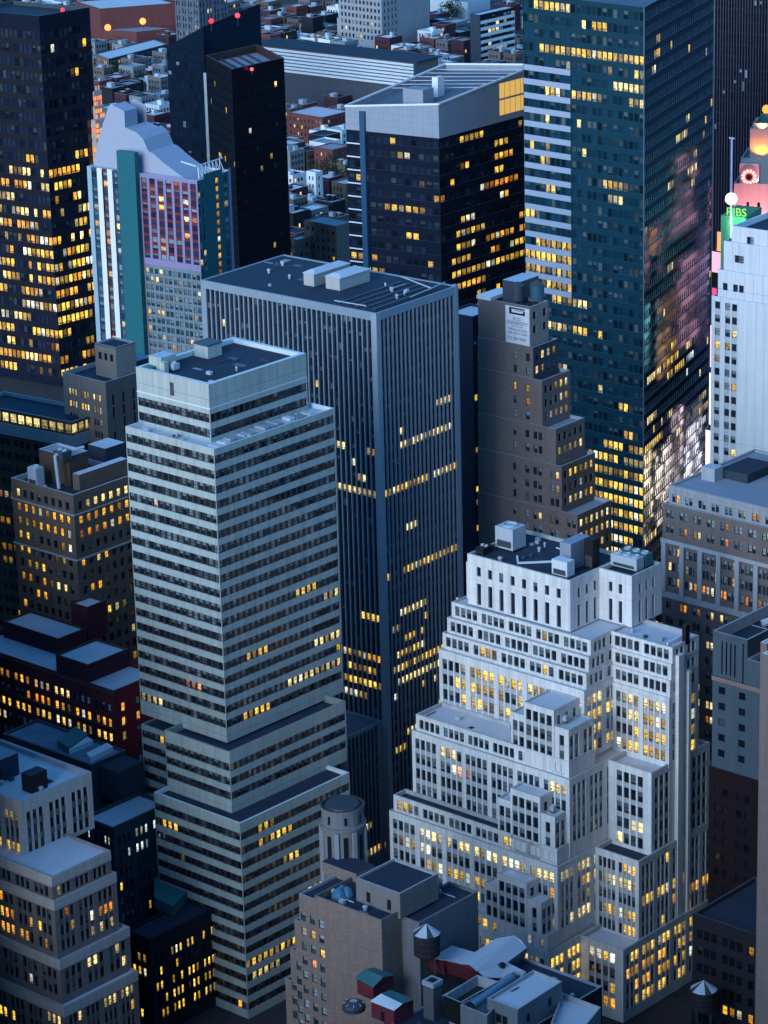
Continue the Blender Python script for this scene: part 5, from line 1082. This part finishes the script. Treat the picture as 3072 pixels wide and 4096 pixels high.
b = one('white_walkup', 'narrow white walk up with black window slots beside a dark tree', (1262, 690), 1225, 1290, Dz(1262, 690, 18), -48, fst.mod(wall=white_p), fst.mod(wall=white_p), roof_pale, ph=.4)
b = one('maroon_tenement', 'long maroon brick tenement with a pale roof left of the sloping crown tower', (1290, 470), 1150, 1400, Dz(1290, 470, 15), -48, fst.mod(wall=rbk), fst.mod(wall=rbk), roof_pale, ph=.4)
b = one('maroon_corner_house', 'maroon corner house with white trimmed windows below the long maroon tenement', (1330, 600), 1255, 1400, Dz(1330, 600, 16), -48, fst.mod(wall=rbk), fst.mod(wall=rbk), roof_mid, ph=.4)
b = one('striped_office_block', 'far office block with white window stripes at the top right above the crown roof', (1920, 60), 1880, 2060, Dz(1920, 60, 34), -48, Style('blank', wall=slate_w), Style('R', fl=3.6, wh=1.9, head=.6, tb=1, w=3, gap=.2, mg=.4, dp=.25, ds=.1, wall=navy, span=white_p, mull=navy, lit=Lit(.1, .4, ((PAL, 1),), .8, bl=.3, seed=77)), roof_pale, ph=.4)
b = one('pale_blue_shed', 'pale blue smooth fronted shed at the top edge right of the deco tower', (1870, 10), 1720, 1960, 1830, -48, Style('blank', wall=louv), Style('blank', wall=louv), roof_mid, ph=.3)

# countless small houses of the far quarter: each one a thing
rg = random.Random(12)
wallc = [('red brick', rbk), ('maroon', mat('far_maroon', (0.07, 0.025, 0.035), .9)), ('tan', tb2), ('grey', mat('far_grey', (0.20, 0.21, 0.23), .9)), ('white', white_p), ('dark', dark_w), ('brown', brown_b)]
roofc = [('white', mat('far_white_roof', (0.72, 0.75, 0.80), .8, .3, 0, .4)), ('pale grey', mat('far_pale_roof', (0.52, 0.55, 0.60), .8, .3, 0, .4)), ('dark tar', roof_dark), ('blue grey', mat('far_blue_roof', (0.22, 0.28, 0.36), .8, .3, 0, .4)), ('mid grey', roof_mid)]
combo = [(a, c, d, e) for a in range(7) for c in range(5) for d in range(4) for e in range(3)]; rg.shuffle(combo)
vv, ff = [], []
for poly, z0, z1 in OCC:
    i = len(vv)
    for (x, y) in poly: vv += [(x, y, z0), (x, y, z1)]
    for k in range(4): ff.append((i+2*k, i+2*((k+1) % 4), i+2*((k+1) % 4)+1, i+2*k+1))
    ff.append(tuple(i+2*k+1 for k in range(4)))
bv0 = BVHTree.FromPolygons(vv, ff); EYE0 = Vector((0, 0, CAMZ))
def vis(p):
    d = p-EYE0; l = d.length; return bv0.ray_cast(EYE0, d/l, l-2)[0] is None
def clear(c, r):
    for poly, z0, z1 in OCC:
        m_ = Vector((sum(p[0] for p in poly)/4, sum(p[1] for p in poly)/4)); rr = max(math.dist(p, m_) for p in poly)
        if (m_-c).length > rr+r: continue
        ins = True
        for i in range(4):
            p0, p1 = Vector(poly[i]), Vector(poly[(i+1) % 4]); e = (p1-p0).normalized(); n_ = Vector((e.y, -e.x))
            if (c-p0).dot(n_) > r: ins = False
        if ins: return False
    return True
A0, B0 = dirs(-48); made = 0
SIZE = ['small', 'long', 'square', 'deep']; EX = ['with a bare roof', 'with one roof hut', 'with two roof huts']
for iu in range(-10, 120):
    for iv in range(-10, 120):
        if made >= len(combo) or made >= 290: break
        if iv % 6 == 5 or iu % 9 == 8: continue        # streets
        c = A0*(iu*11.5-260)+B0*(iv*12.0+560)+Vector((0, 620))
        if not 930 < c.y < 2350: continue
        hgt = rg.choice((7, 8, 9, 10, 11, 12, 13, 15)); wu, wv = rg.uniform(4.2, 5.6), rg.uniform(4.4, 5.8)
        if rg.random() < 0.10: continue
        X, Y = px((c.x, c.y, hgt))
        if not (-10 < X < 3082 and -25 < Y < 1500): continue
        if not clear(c, 7): continue
        if sum(vis(Vector((c.x+dx, c.y+dy, hgt+.5))) for dx, dy in ((0, 0), (-5, 0), (5, 0), (0, 5))) < 2: continue
        a, r_, sz, ex = combo[made]; made += 1
        mb = MB(); q = rect(c, A0, B0, wu, wv)
        mb.prism(q, 0, hgt, wallc[a][1], roofc[r_][1])
        i2 = inset(q, .45)
        for k in range(4):
            j = (k+1) % 4; mb.face([(*q[k], hgt), (*q[j], hgt), (*q[j], hgt+.7), (*q[k], hgt+.7)], wallc[a][1]); mb.face([(*q[k], hgt+.7), (*q[j], hgt+.7), (*i2[j], hgt+.7), (*i2[k], hgt+.7)], concrete); mb.face([(*i2[j], hgt), (*i2[k], hgt), (*i2[k], hgt+.7), (*i2[j], hgt+.7)], wallc[a][1])
        for k in range(ex):
            d = c+A0*rg.uniform(-wu+2, wu-2)*.7+B0*rg.uniform(-wv+2, wv-2)*.7; mb.prism(rect(d, A0, B0, rg.uniform(.8, 1.6), rg.uniform(.8, 1.6)), hgt, hgt+rg.uniform(1.4, 2.8), rg.choice((concrete, wallc[a][1], steel)), rg.choice((roof_pale, roof_mid)))
        for (P0, P1) in ((c+A0*wu-B0*wv, c-A0*wu-B0*wv), (c-A0*wu-B0*wv, c-A0*wu+B0*wv)):
            t = (P1-P0).normalized(); n_ = Vector((t.y, -t.x))*.06; L = (P1-P0).length; k = 0
            lit1 = rg.random()
            for fl in range(int((hgt-1)/3.2)):
                for x in np.arange(1.2, L-1.6, 2.1):
                    p0, p1 = P0+t*x+n_, P0+t*(x+1.0)+n_; z = hgt-2.9-fl*3.2
                    mm = glow('far_window_light', (1.0, .72, .3), .9) if rg.random() < .022 else mat('far_pane', (0.02, 0.03, 0.05), .15, .3, 0)
                    mb.face([(*p0, z), (*p1, z), (*p1, z+1.6), (*p0, z+1.6)], mm)
        o = mb.obj('low_rise_house', None, (c.x, c.y, 0))
        near = 'behind the navy slab' if X < 1000 else 'left of the crown tower' if X < 1700 else 'above the crown roof'
        tag(o, f'{SIZE[sz]} {wallc[a][0]} house, {roofc[r_][0]} roof {EX[ex]}, {near}', 'house', 'low houses of the far quarter')

# trees among them
def tree(x, y, D, hgt, cr, label, seed):
    rg = random.Random(seed); c = at(x, y, 0) if D is None else atD(x, y, D); c.z = 0
    root = bpy.data.objects.new('street_tree', None); col.objects.link(root); root.location = c; tag(root, label, 'tree', 'trees in the far quarter')
    tk = MB(); tk.lathe((c.x, c.y, 0), [(.35, 0), (.25, hgt*.45), (.1, hgt*.8)], bark_m, 7)
    for k in range(5): a = k*1.3; tk.bar((c.x, c.y, hgt*.4), (c.x+cr*.6*math.cos(a), c.y+cr*.6*math.sin(a), hgt*.75), .09, bark_m)
    tk.obj('trunk', root, tuple(c)); cw_ = MB()
    cl = [(rg.gauss(0, cr*.45), rg.gauss(0, cr*.45), hgt*.68+rg.gauss(0, hgt*.14)) for _ in range(16)]
    for _ in range(750):
        q = rg.choice(cl); d = Vector((rg.gauss(0, 1), rg.gauss(0, 1), rg.gauss(0, .8))).normalized()*cr*.34*rg.random()**.35
        p = Vector((c.x+q[0], c.y+q[1], q[2]))+d; a = Vector((rg.gauss(0, 1), rg.gauss(0, 1), rg.gauss(0, 1))).normalized(); bb = a.orthogonal().normalized(); s_ = rg.uniform(.35, .7)
        cw_.face([p-a*s_, p+bb*s_*.6, p+a*s_, p-bb*s_*.6], leaf_m)
    cw_.obj('crown', root, tuple(c))
for k, (x, y, hh, cr, lab) in enumerate(((1330, 770, 17, 8.5, 'broad dark green tree right of the narrow white walk up'), (1385, 760, 15, 7, 'dark tree half hidden by the sloping crown tower beside the white walk up'), (500, 350, 15, 8, 'wide dark tree in front of the gridded depot'), (560, 380, 14, 7, 'rounder dark tree right of the one at the gridded depot'), (450, 420, 13, 7, 'dark tree above the swooping hotel roof'), (1350, 390, 12, 6, 'small dark tree under the long banded hall'), (1300, 400, 13, 7, 'fuller tree left of the small one under the banded hall'), (1800, 110, 16, 8, 'dark tree between the deco tower and the far striped block'))):
    tree(x, y, None, hh, cr, lab, 400+k)

# ------------------------------------------------------------------ floodlit crown, globe and signs of the theatre quarter on the right
pkst = mat('pale_terracotta', (0.55, 0.46, 0.43), .8, .08, .1)
N = atD(3010, 735, 962); b = Building('floodlit_clock_tower', 'floodlit stepped stone tower with ringed clock and glowing orange globe, right edge', 'clock tower', N, -20)
b.A, b.B = Vector((-0.97, 0.25)).normalized(), Vector((0.25, 0.97)).normalized()
wx = lambda x, z: reach(N, b.A, x, z)
def ztier(x, y): return fitv(b, x, y, 0)[1]
zs = [ztier(2936, 733), ztier(2959, 640), ztier(2989, 582)+.3, ztier(3000, 510)]
ul_ = [wx(2936, zs[0]), wx(2959, zs[1]), wx(2990, zs[2]-6), wx(3001, zs[3])]
pst = Style('S', fl=4, wh=2.0, head=1, tb=5, w=1.1, gap=2.2, n=1, gg=3, mg=4, dp=.3, wall=pkst, lit=Lit(.02, .2, ((PAL, 1),), bl=0, seed=5))
R_ = -10
b.tier(R_, ul_[0], 0, 22, 0, zs[0], pst, None, roof_mid, pkst, ph=1.4, wall=pkst); b.tier(R_, ul_[1], 3.0, 19, zs[0]-1, zs[1], Style('blank', wall=pkst), None, roof_mid, pkst, ph=1.2, wall=pkst)
b.tier(R_, ul_[2], 5.5, 17, zs[1]-1, zs[2]+4, Style('blank', wall=pkst), None, roof_mid, pkst, ph=1, wall=pkst); b.tier(R_, ul_[3], 7, 16, zs[2]+3, zs[3], Style('blank', wall=pkst), None, roof_mid, pkst, ph=1, wall=pkst)
q = b.part('finial')
uF = reach(N, b.A, 3045, zs[3]) if True else 0
gx = atD(3066, 437, 972)
q.lathe((gx.x, gx.y, zs[3]-1), [(2.6, 0), (2.6, 2.2), (1.9, 2.4), (1.9, gx.z-zs[3]-.6), (1.2, gx.z-zs[3]-.2)], green_p, 8, smooth=False)
q = b.part('globe_lamp'); q.lathe((gx.x, gx.y, gx.z-1.4), [(1.4*math.sin(math.pi*k/10)+.001, 1.4-1.4*math.cos(math.pi*k/10)) for k in range(11)], glow('amber_globe', (1.0, .36, .05), 1.5), 18)
cp = atD(2997, 707, N.y+1.1); q = b.part('clock_face'); ax, bx = b.A, Vector((0, 0, 1))
cc = Vector((cp.x, cp.y, cp.z))-Vector((b.B.x, b.B.y, 0))*.35; e1, e2 = Vector((b.A.x, b.A.y, 0)), Vector((0, 0, 1))
ring = lambda r0, r1, a0, a1, mb, mt, off: mb.face([cc-Vector((b.B.x, b.B.y, 0))*off+e1*(r*math.cos(a))+e2*(r*math.sin(a)) for r, a in ((r0, a0), (r1, a0), (r1, a1), (r0, a1))], mt)
redg = glow('red_clock_light', (1.0, .10, .08), .85)
for k in range(24): ring(0.02, 2.75, 2*math.pi*k/24, 2*math.pi*(k+1)/24, q, redg, 0)
q2 = b.part('hour_mark', 'clock_face')
for k in range(12): a = 2*math.pi*k/12+.26; ring(1.45, 2.45, a-.17, a+.17, q2, glow('white_mark_light', (1.0, .9, .85), 1.4), .05)
q3 = b.part('clock_centre', 'clock_face')
for k in range(16): ring(0.02, 1.0, 2*math.pi*k/16, 2*math.pi*(k+1)/16, q3, black_p, .04)
q4 = b.part('clock_pier'); cx = (Vector((cp.x, cp.y))-b.O).dot(b.A); b.box(q4, cx-3.1, cx+3.1, -0.2+1.0, 4, zs[0]-1, cp.z+4.2, pkst)
def lamp(loc_, aim, e, c, size=70):
    l = bpy.data.lights.new('floodlight', 'SPOT'); l.energy = e; l.color = c; l.spot_size = R(size); l.spot_blend = .6; l.shadow_soft_size = .3
    o = bpy.data.objects.new('floodlight', l); col.objects.link(o); o.location = loc_; o.rotation_euler = (Vector(aim)-Vector(loc_)).to_track_quat('-Z', 'Y').to_euler()
lamp(b.p3(-2, -7, zs[0]-26), b.p3(2, 0, zs[0]-4), 100000, (1.0, .27, .27), 100)
lamp(b.p3(-1, 0.6, zs[0]+.5), b.p3(0, 3.6, zs[1]-2), 8000, (1.0, .16, .14), 130)
lamp(b.p3(-2, 3.4, zs[1]+.4), b.p3(-2, 6.0, zs[2]+2), 5000, (1.0, .26, .01), 130)
lamp(b.p3(-2, 5.8, zs[2]+4.4), b.p3(-2, 7.6, zs[3]), 2200, (1.0, .25, .08), 130)
# white globe on a mast with the green sign below
gp = atD(2925, 795, 880); 
h = thing('globe_mast', 'blazing white globe on a tall lilac mast beside the floodlit clock tower', 'lamp', (gp.x, gp.y, 0))
tp = atD(2926, 556, 880).z
h.wall.bar((gp.x, gp.y, gp.z-22), (gp.x, gp.y, tp), .32, mat('lilac_paint', (.40, .34, .60), .5), 8)
q = h.part('globe'); q.lathe((gp.x, gp.y, gp.z-1.95), [(1.75*math.sin(math.pi*k/12)+.001, 1.95-1.75*math.cos(math.pi*k/12)) for k in range(13)], glow('white_globe', (1, 1, .96), 3.0), 20)
q = h.part('mast_head'); h.box(q, -.9, .9, -.2, .2, tp, tp+.5, MATS['lilac_paint'])
bpy.data.lights.new('x', 'POINT')
l = bpy.data.lights.new('globe_light', 'POINT'); l.energy = 9000; l.color = (.15, 1.0, .35); l.shadow_soft_size = .5; o = bpy.data.objects.new('globe_light', l); col.objects.link(o); o.location = (gp.x+.5, gp.y-2.6, gp.z-7)
gs_ = atD(2985, 870, 884); b = Building('green_lit_sign_house', 'small green lit house carrying tall letters under the white globe', 'building', gs_, -64)
lu = reach(gs_, b.A, 2884, gs_.z); b.tier(0, lu, 0, 14, 0, gs_.z, Style('blank', wall=mat('green_wall', (.10, .30, .18), .8)), Style('blank', wall=mat('green_wall', (0,)*3)), mat('green_wall', (0,)*3), ph=0)
cu = bpy.data.curves.new('sign_letters', 'FONT'); cu.body = 'RIBS'; cu.size = 3.4; cu.extrude = .15; cu.align_x = 'CENTER'
ot = bpy.data.objects.new('tmp', cu); col.objects.link(ot); bpy.context.view_layer.update()
me = bpy.data.meshes.new_from_object(ot); bpy.data.objects.remove(ot); me.materials.clear(); me.materials.append(glow('green_letter_light', (.35, 1.0, .12), .8))
o = bpy.data.objects.new('roof_letters', me); col.objects.link(o); lp = b.p3(lu*.42, .6, gs_.z+.1); o.location = lp; o.rotation_euler = (R(90), 0, math.atan2(-b.A.y, -b.A.x)); tag(o, 'glowing green roof letters reading RIBS below the white globe', 'sign')
# tall neon boards in the gap beside the glass tower
def board(px0, py0, py1, D, wm, color, e, label, yaw=-48):
    p = atD(px0, py0, D); z0 = atD(px0, py1, D).z
    h = thing('neon_board', label, 'billboard', (p.x, p.y, 0)); h.A, h.B = dirs(yaw); h.box(h.wall, -wm/2, wm/2, 0, .6, 0, p.z, black_p)
    q = h.part('lit_panel'); q.face([h.p3(wm/2, -.05, z0), h.p3(-wm/2, -.05, z0), h.p3(-wm/2, -.05, p.z-.2), h.p3(wm/2, -.05, p.z-.2)], glow('neon_%d_%d' % (px0, py0), color, e), [(0, 0), (1, 0), (1, 1), (0, 1)])
for a in ((2880, 925, 1040, 900, 2.0, (1.0, .42, .18), 1.1, 'slim upright orange neon board beside the edge of the teal glass tower'),
          (2866, 1005, 1090, 890, 3.2, (1.0, .45, .62), 1.2, 'pink neon board below the orange one at the glass tower edge'),
          (2858, 1150, 1290, 880, 1.6, (1.0, .06, .20), 1.2, 'slim red neon board half hidden by the white slab tower'),
          (2853, 1300, 1470, 878, 2.0, (1.0, .62, .85), 1.3, 'pink white neon strip midway down the gap beside the glass tower'),
          (2850, 1490, 1700, 874, 2.2, (1.0, .86, .95), 1.3, 'white neon strip in the gap beside the glass tower'),
          (2842, 1720, 1900, 872, 3.5, (.95, .85, 1.0), 1.2, 'broad white neon board lowest in the gap beside the glass tower')): board(*a)
# bright boards across the avenue, facing the glass tower (they light and mirror in its dark side)
V_ = TS.B; n_ = Vector((-TS.A.x, -TS.A.y))
AV = ((40, 11, 1, 30, 13, (1.0, .85, .6), 3.6, 'huge warm white'), (55, 11, 1, 26, 14, (1.0, .9, .8), 3.6, 'cream white'), (71, 11.3, 1, 34, 15, (1.0, .75, .85), 3.0, 'tall pink'), (90, 11, 1, 30, 17, (.9, .85, 1.0), 3.6, 'wide lilac'),
      (138, 40, 30, 52, 16, (.3, .9, 1.0), 1.6, 'cyan'), (158, 40, 22, 50, 20, (1.0, .5, .22), 1.2, 'orange'), (182, 40, 26, 58, 24, (.85, .42, .62), 1.2, 'rose'), (206, 41, 20, 62, 22, (.7, .48, .9), 1.2, 'violet'),
      (150, 43, 56, 76, 24, (.7, .35, .6), 1.1, 'dim mauve'), (190, 44, 64, 92, 30, (.75, .4, .55), .9, 'dusky rose'))
for k, (s, off, z0, z1, wd, c3_, e, nm) in enumerate(AV):
    c = TS.O+V_*s+n_*off
    h = thing('avenue_billboard', nm+' lit billboard across the avenue from the teal glass tower', 'billboard', (c.x, c.y, 0)); h.A, h.B = V_, n_
    h.box(h.wall, -wd/2, wd/2, 0.1, 1.2, 0, z1+1, black_p); q = h.part('lit_panel')
    for i in range(5):
        for j in range(5):
            rgk = random.Random(k*31+i*7+j); f_ = rgk.choice((0, .15, .5, 1.0, 1.5)); u0, u1 = -wd/2+wd*i/5+.1, -wd/2+wd*(i+1)/5-.1; za, zb2 = z0+(z1-z0)*j/5+.1, z0+(z1-z0)*(j+1)/5-.1
            q.face([h.p3(u0, 0.02, za), h.p3(u1, 0.02, za), h.p3(u1, 0.02, zb2), h.p3(u0, 0.02, zb2)], glow('board_%d_%d' % (k, int(f_*10)), c3_, e*f_))
# added spire standing in for the glow reflected in the dark tower's glass
p = atD(392, 640, 1110); b = Building('reflection_spire', 'added narrow stepped spire standing in for a red and orange reflection in the dark left tower, beside the hotel', 'spire', (p.x, p.y), -48)
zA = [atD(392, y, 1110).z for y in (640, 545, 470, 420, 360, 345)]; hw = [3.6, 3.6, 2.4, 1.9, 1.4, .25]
sst = mat('reflection_spire_body', (.45, .38, .36), .8, .2, .2)
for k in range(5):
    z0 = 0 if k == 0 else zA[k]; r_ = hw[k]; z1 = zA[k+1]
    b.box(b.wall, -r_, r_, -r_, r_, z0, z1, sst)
    q = b.part('reflection_stage')
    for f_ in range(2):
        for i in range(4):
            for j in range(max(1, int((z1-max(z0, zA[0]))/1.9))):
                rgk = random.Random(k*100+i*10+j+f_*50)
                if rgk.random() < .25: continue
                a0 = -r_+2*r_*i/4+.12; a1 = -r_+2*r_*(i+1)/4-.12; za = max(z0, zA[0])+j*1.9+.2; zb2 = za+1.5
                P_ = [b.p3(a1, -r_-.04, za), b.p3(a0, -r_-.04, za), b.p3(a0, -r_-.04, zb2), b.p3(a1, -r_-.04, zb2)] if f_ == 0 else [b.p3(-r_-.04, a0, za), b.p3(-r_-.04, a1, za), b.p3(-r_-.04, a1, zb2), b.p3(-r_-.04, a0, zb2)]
                q.face(P_, glow('reflection_glow_%d' % int(rgk.random()*3), ((1, .22, .08), (1, .35, .1), (1, .12, .14))[int(rgk.random()*3)], 1.0))
# aviation and roof lamps
for (x, y, D, r_, c3_, e, hh, lab) in ((250, 40, 1100, .75, (1, .02, .05), 2.0, 2.5, 'red aviation lamp on the dark left tower roof'), (845, 84, 1197, 1.0, (1, .02, .05), 2.0, 4, 'red aviation lamp on the left part of the navy slab roof'), (950, 62, 1206, 1.0, (1, .05, .08), 2.0, 4, 'red aviation lamp on the right part of the navy slab roof'), (1007, 277, 1156, .7, (1, .1, .2), 1.6, 2, 'pink aviation lamp at the edge of the black box tower'), (431, 110, 1660, 1.8, (1, .28, .05), 2.2, 8, 'orange roof lamp left above the rust brick workshop'), (571, 85, 1690, 1.8, (1, .33, .05), 2.2, 8, 'orange roof lamp right above the rust brick workshop')):
    p = atD(x, y, D); h = thing('beacon_lamp', lab, 'lamp', tuple(p)); h.wall.bar((p.x, p.y, p.z-hh), (p.x, p.y, p.z-r_), .15, steel_d)
    q = h.part('bulb'); q.lathe((p.x, p.y, p.z-r_), [(r_*math.sin(math.pi*k/8)+.001, r_-r_*math.cos(math.pi*k/8)) for k in range(9)], glow('lamp_%d' % x, c3_, e), 12)

# ------------------------------------------------------------------ unseen blocks added outside the picture to shade streets and lower walls
nst = Style('S', fl=3.7, wh=2.0, head=.8, tb=1.5, bb=.3, w=1.3, gap=.9, n=2, gg=1.5, mg=1.2, dp=.25, wall=grey_b, lit=Lit(.12, .4, ((YEL, 1), (AMB, 1)), .8, bl=.3, blg=.1, seed=501))
for (x0, x1, y0, y1, hh, nm) in ((-80, 0, 410, 450, 62, 'broad dark block added for shade across the street below the picture'), (10, 90, 410, 450, 62, 'dark block added for shade across the street below the white tower'), (-80, 90, 330, 385, 98, 'tall dark block added for shade nearest the viewpoint'), (-85, 85, 205, 262, 165, 'very tall dark block added for shade nearest the viewpoint, behind all others'), (64, 330, 200, 262, 240, 'broad very tall dark slab added for shade behind the viewpoint on the right'), (-150, -64, 200, 262, 240, 'very tall dark slab added for shade behind the viewpoint on the left'), (-175, -100, 440, 535, 62, 'lower dark block added for shade outside the bottom left corner'), (-260, -170, 380, 520, 115, 'very tall dark block added for shade outside the picture at the lower left'),
                                (-150, -93, 540, 640, 105, 'dark block added for shade outside the lower left edge beside the red brick lofts'), (-170, -113, 660, 800, 120, 'tall dark block added for shade outside the left edge beside the dark tower'), (93, 150, 520, 640, 125, 'tall dark block added for shade outside the lower right edge'), (113, 170, 660, 800, 130, 'tall dark block added for shade outside the right edge behind the grey building')):
    b = Building('shade_block', nm, 'building', (x1, y0), -90)
    b.tier(0, x1-x0, 0, y1-y0, 0, hh, Style('blank', wall=dark_w), Style('blank', wall=dark_w), roof_dark, ph=1)

# ------------------------------------------------------------------ finish: walls, roofs and windows become parts of their buildings
tree_v, tree_f = [], []
for poly, z0, z1 in OCC:
    i = len(tree_v)
    for (x, y) in poly: tree_v += [(x, y, z0), (x, y, z1)]
    for k in range(4):
        a, c = i+2*k, i+2*((k+1) % 4); tree_f.append((a, c, c+1, a+1))
    tree_f.append(tuple(i+2*k+1 for k in range(4)))
bvh = BVHTree.FromPolygons(tree_v, tree_f)
EYE = Vector((0, 0, CAMZ))
def seen(p, off=0.8):
    d = p-EYE; l = d.length; hit = bvh.ray_cast(EYE, d/l, l-off)
    return hit[0] is None
def pane_mesh(name, ws_, base):
    mb = MB()
    for q, at_, n in ws_: mb.face(q, GLASS, [(0, 0), (1, 0), (1, 1), (0, 1)])
    me = bpy.data.meshes.new(name)
    me.from_pydata((np.array(mb.v)-np.array(base)).tolist(), [], mb.f); me.materials.append(GLASS)
    ul = me.uv_layers.new(name='UVMap'); ul.data.foreach_set('uv', [c for f in mb.uv for p in f for c in p])
    for k, nm in enumerate(('lit', 'tint', 'opt')):
        ca = me.color_attributes.new(nm, 'FLOAT_COLOR', 'CORNER')
        ca.data.foreach_set('color', [x for q, at_, n in ws_ for _ in range(4) for x in at_[k]])
    return me
NPART = 100
for b in BUILD:
    root = bpy.data.objects.new(b.name, None); col.objects.link(root); root.location = b.base; root.empty_display_size = 2
    tag(root, b.label, b.cat, b.group)
    b.wall.obj('wall', root, b.base); b.roof.obj('roof', root, b.base)
    done = {}
    for nm, mb, par in b.parts:
        o = mb.obj(nm, done.get(par, root), b.base)
        if o is not None:
            if par in done: o.location = (0, 0, 0)
            done[nm] = o
    if b.win:
        sz = []
        for i, (q, at_, n) in enumerate(b.win):
            c = (Vector(q[0])+Vector(q[2]))/2; P = [px(x) for x in q]
            inside = -20 < P[0][0] < 3092 and -20 < P[0][1] < 4116
            ar = abs(sum(P[k][0]*P[(k+1) % 4][1]-P[(k+1) % 4][0]*P[k][1] for k in range(4)))/2
            face = (EYE.x-c.x)*n[0]+(EYE.y-c.y)*n[1] > 0
            ok = inside and face and seen(c+Vector((n[0], n[1], 0))*1.5, 0.6)
            if ok: sz.append((-ar, i))
        sz.sort(); pick = [i for _, i in sz[:NPART]]; rest = [x for i, x in enumerate(b.win) if i not in set(pick)]
        for i in pick:
            o = bpy.data.objects.new('window', pane_mesh('window', [b.win[i]], b.base)); col.objects.link(o); o.parent = root
        if rest:
            o = bpy.data.objects.new('window_rows', pane_mesh('window_rows', rest, b.base)); col.objects.link(o); o.parent = root; o['kind'] = 'stuff'
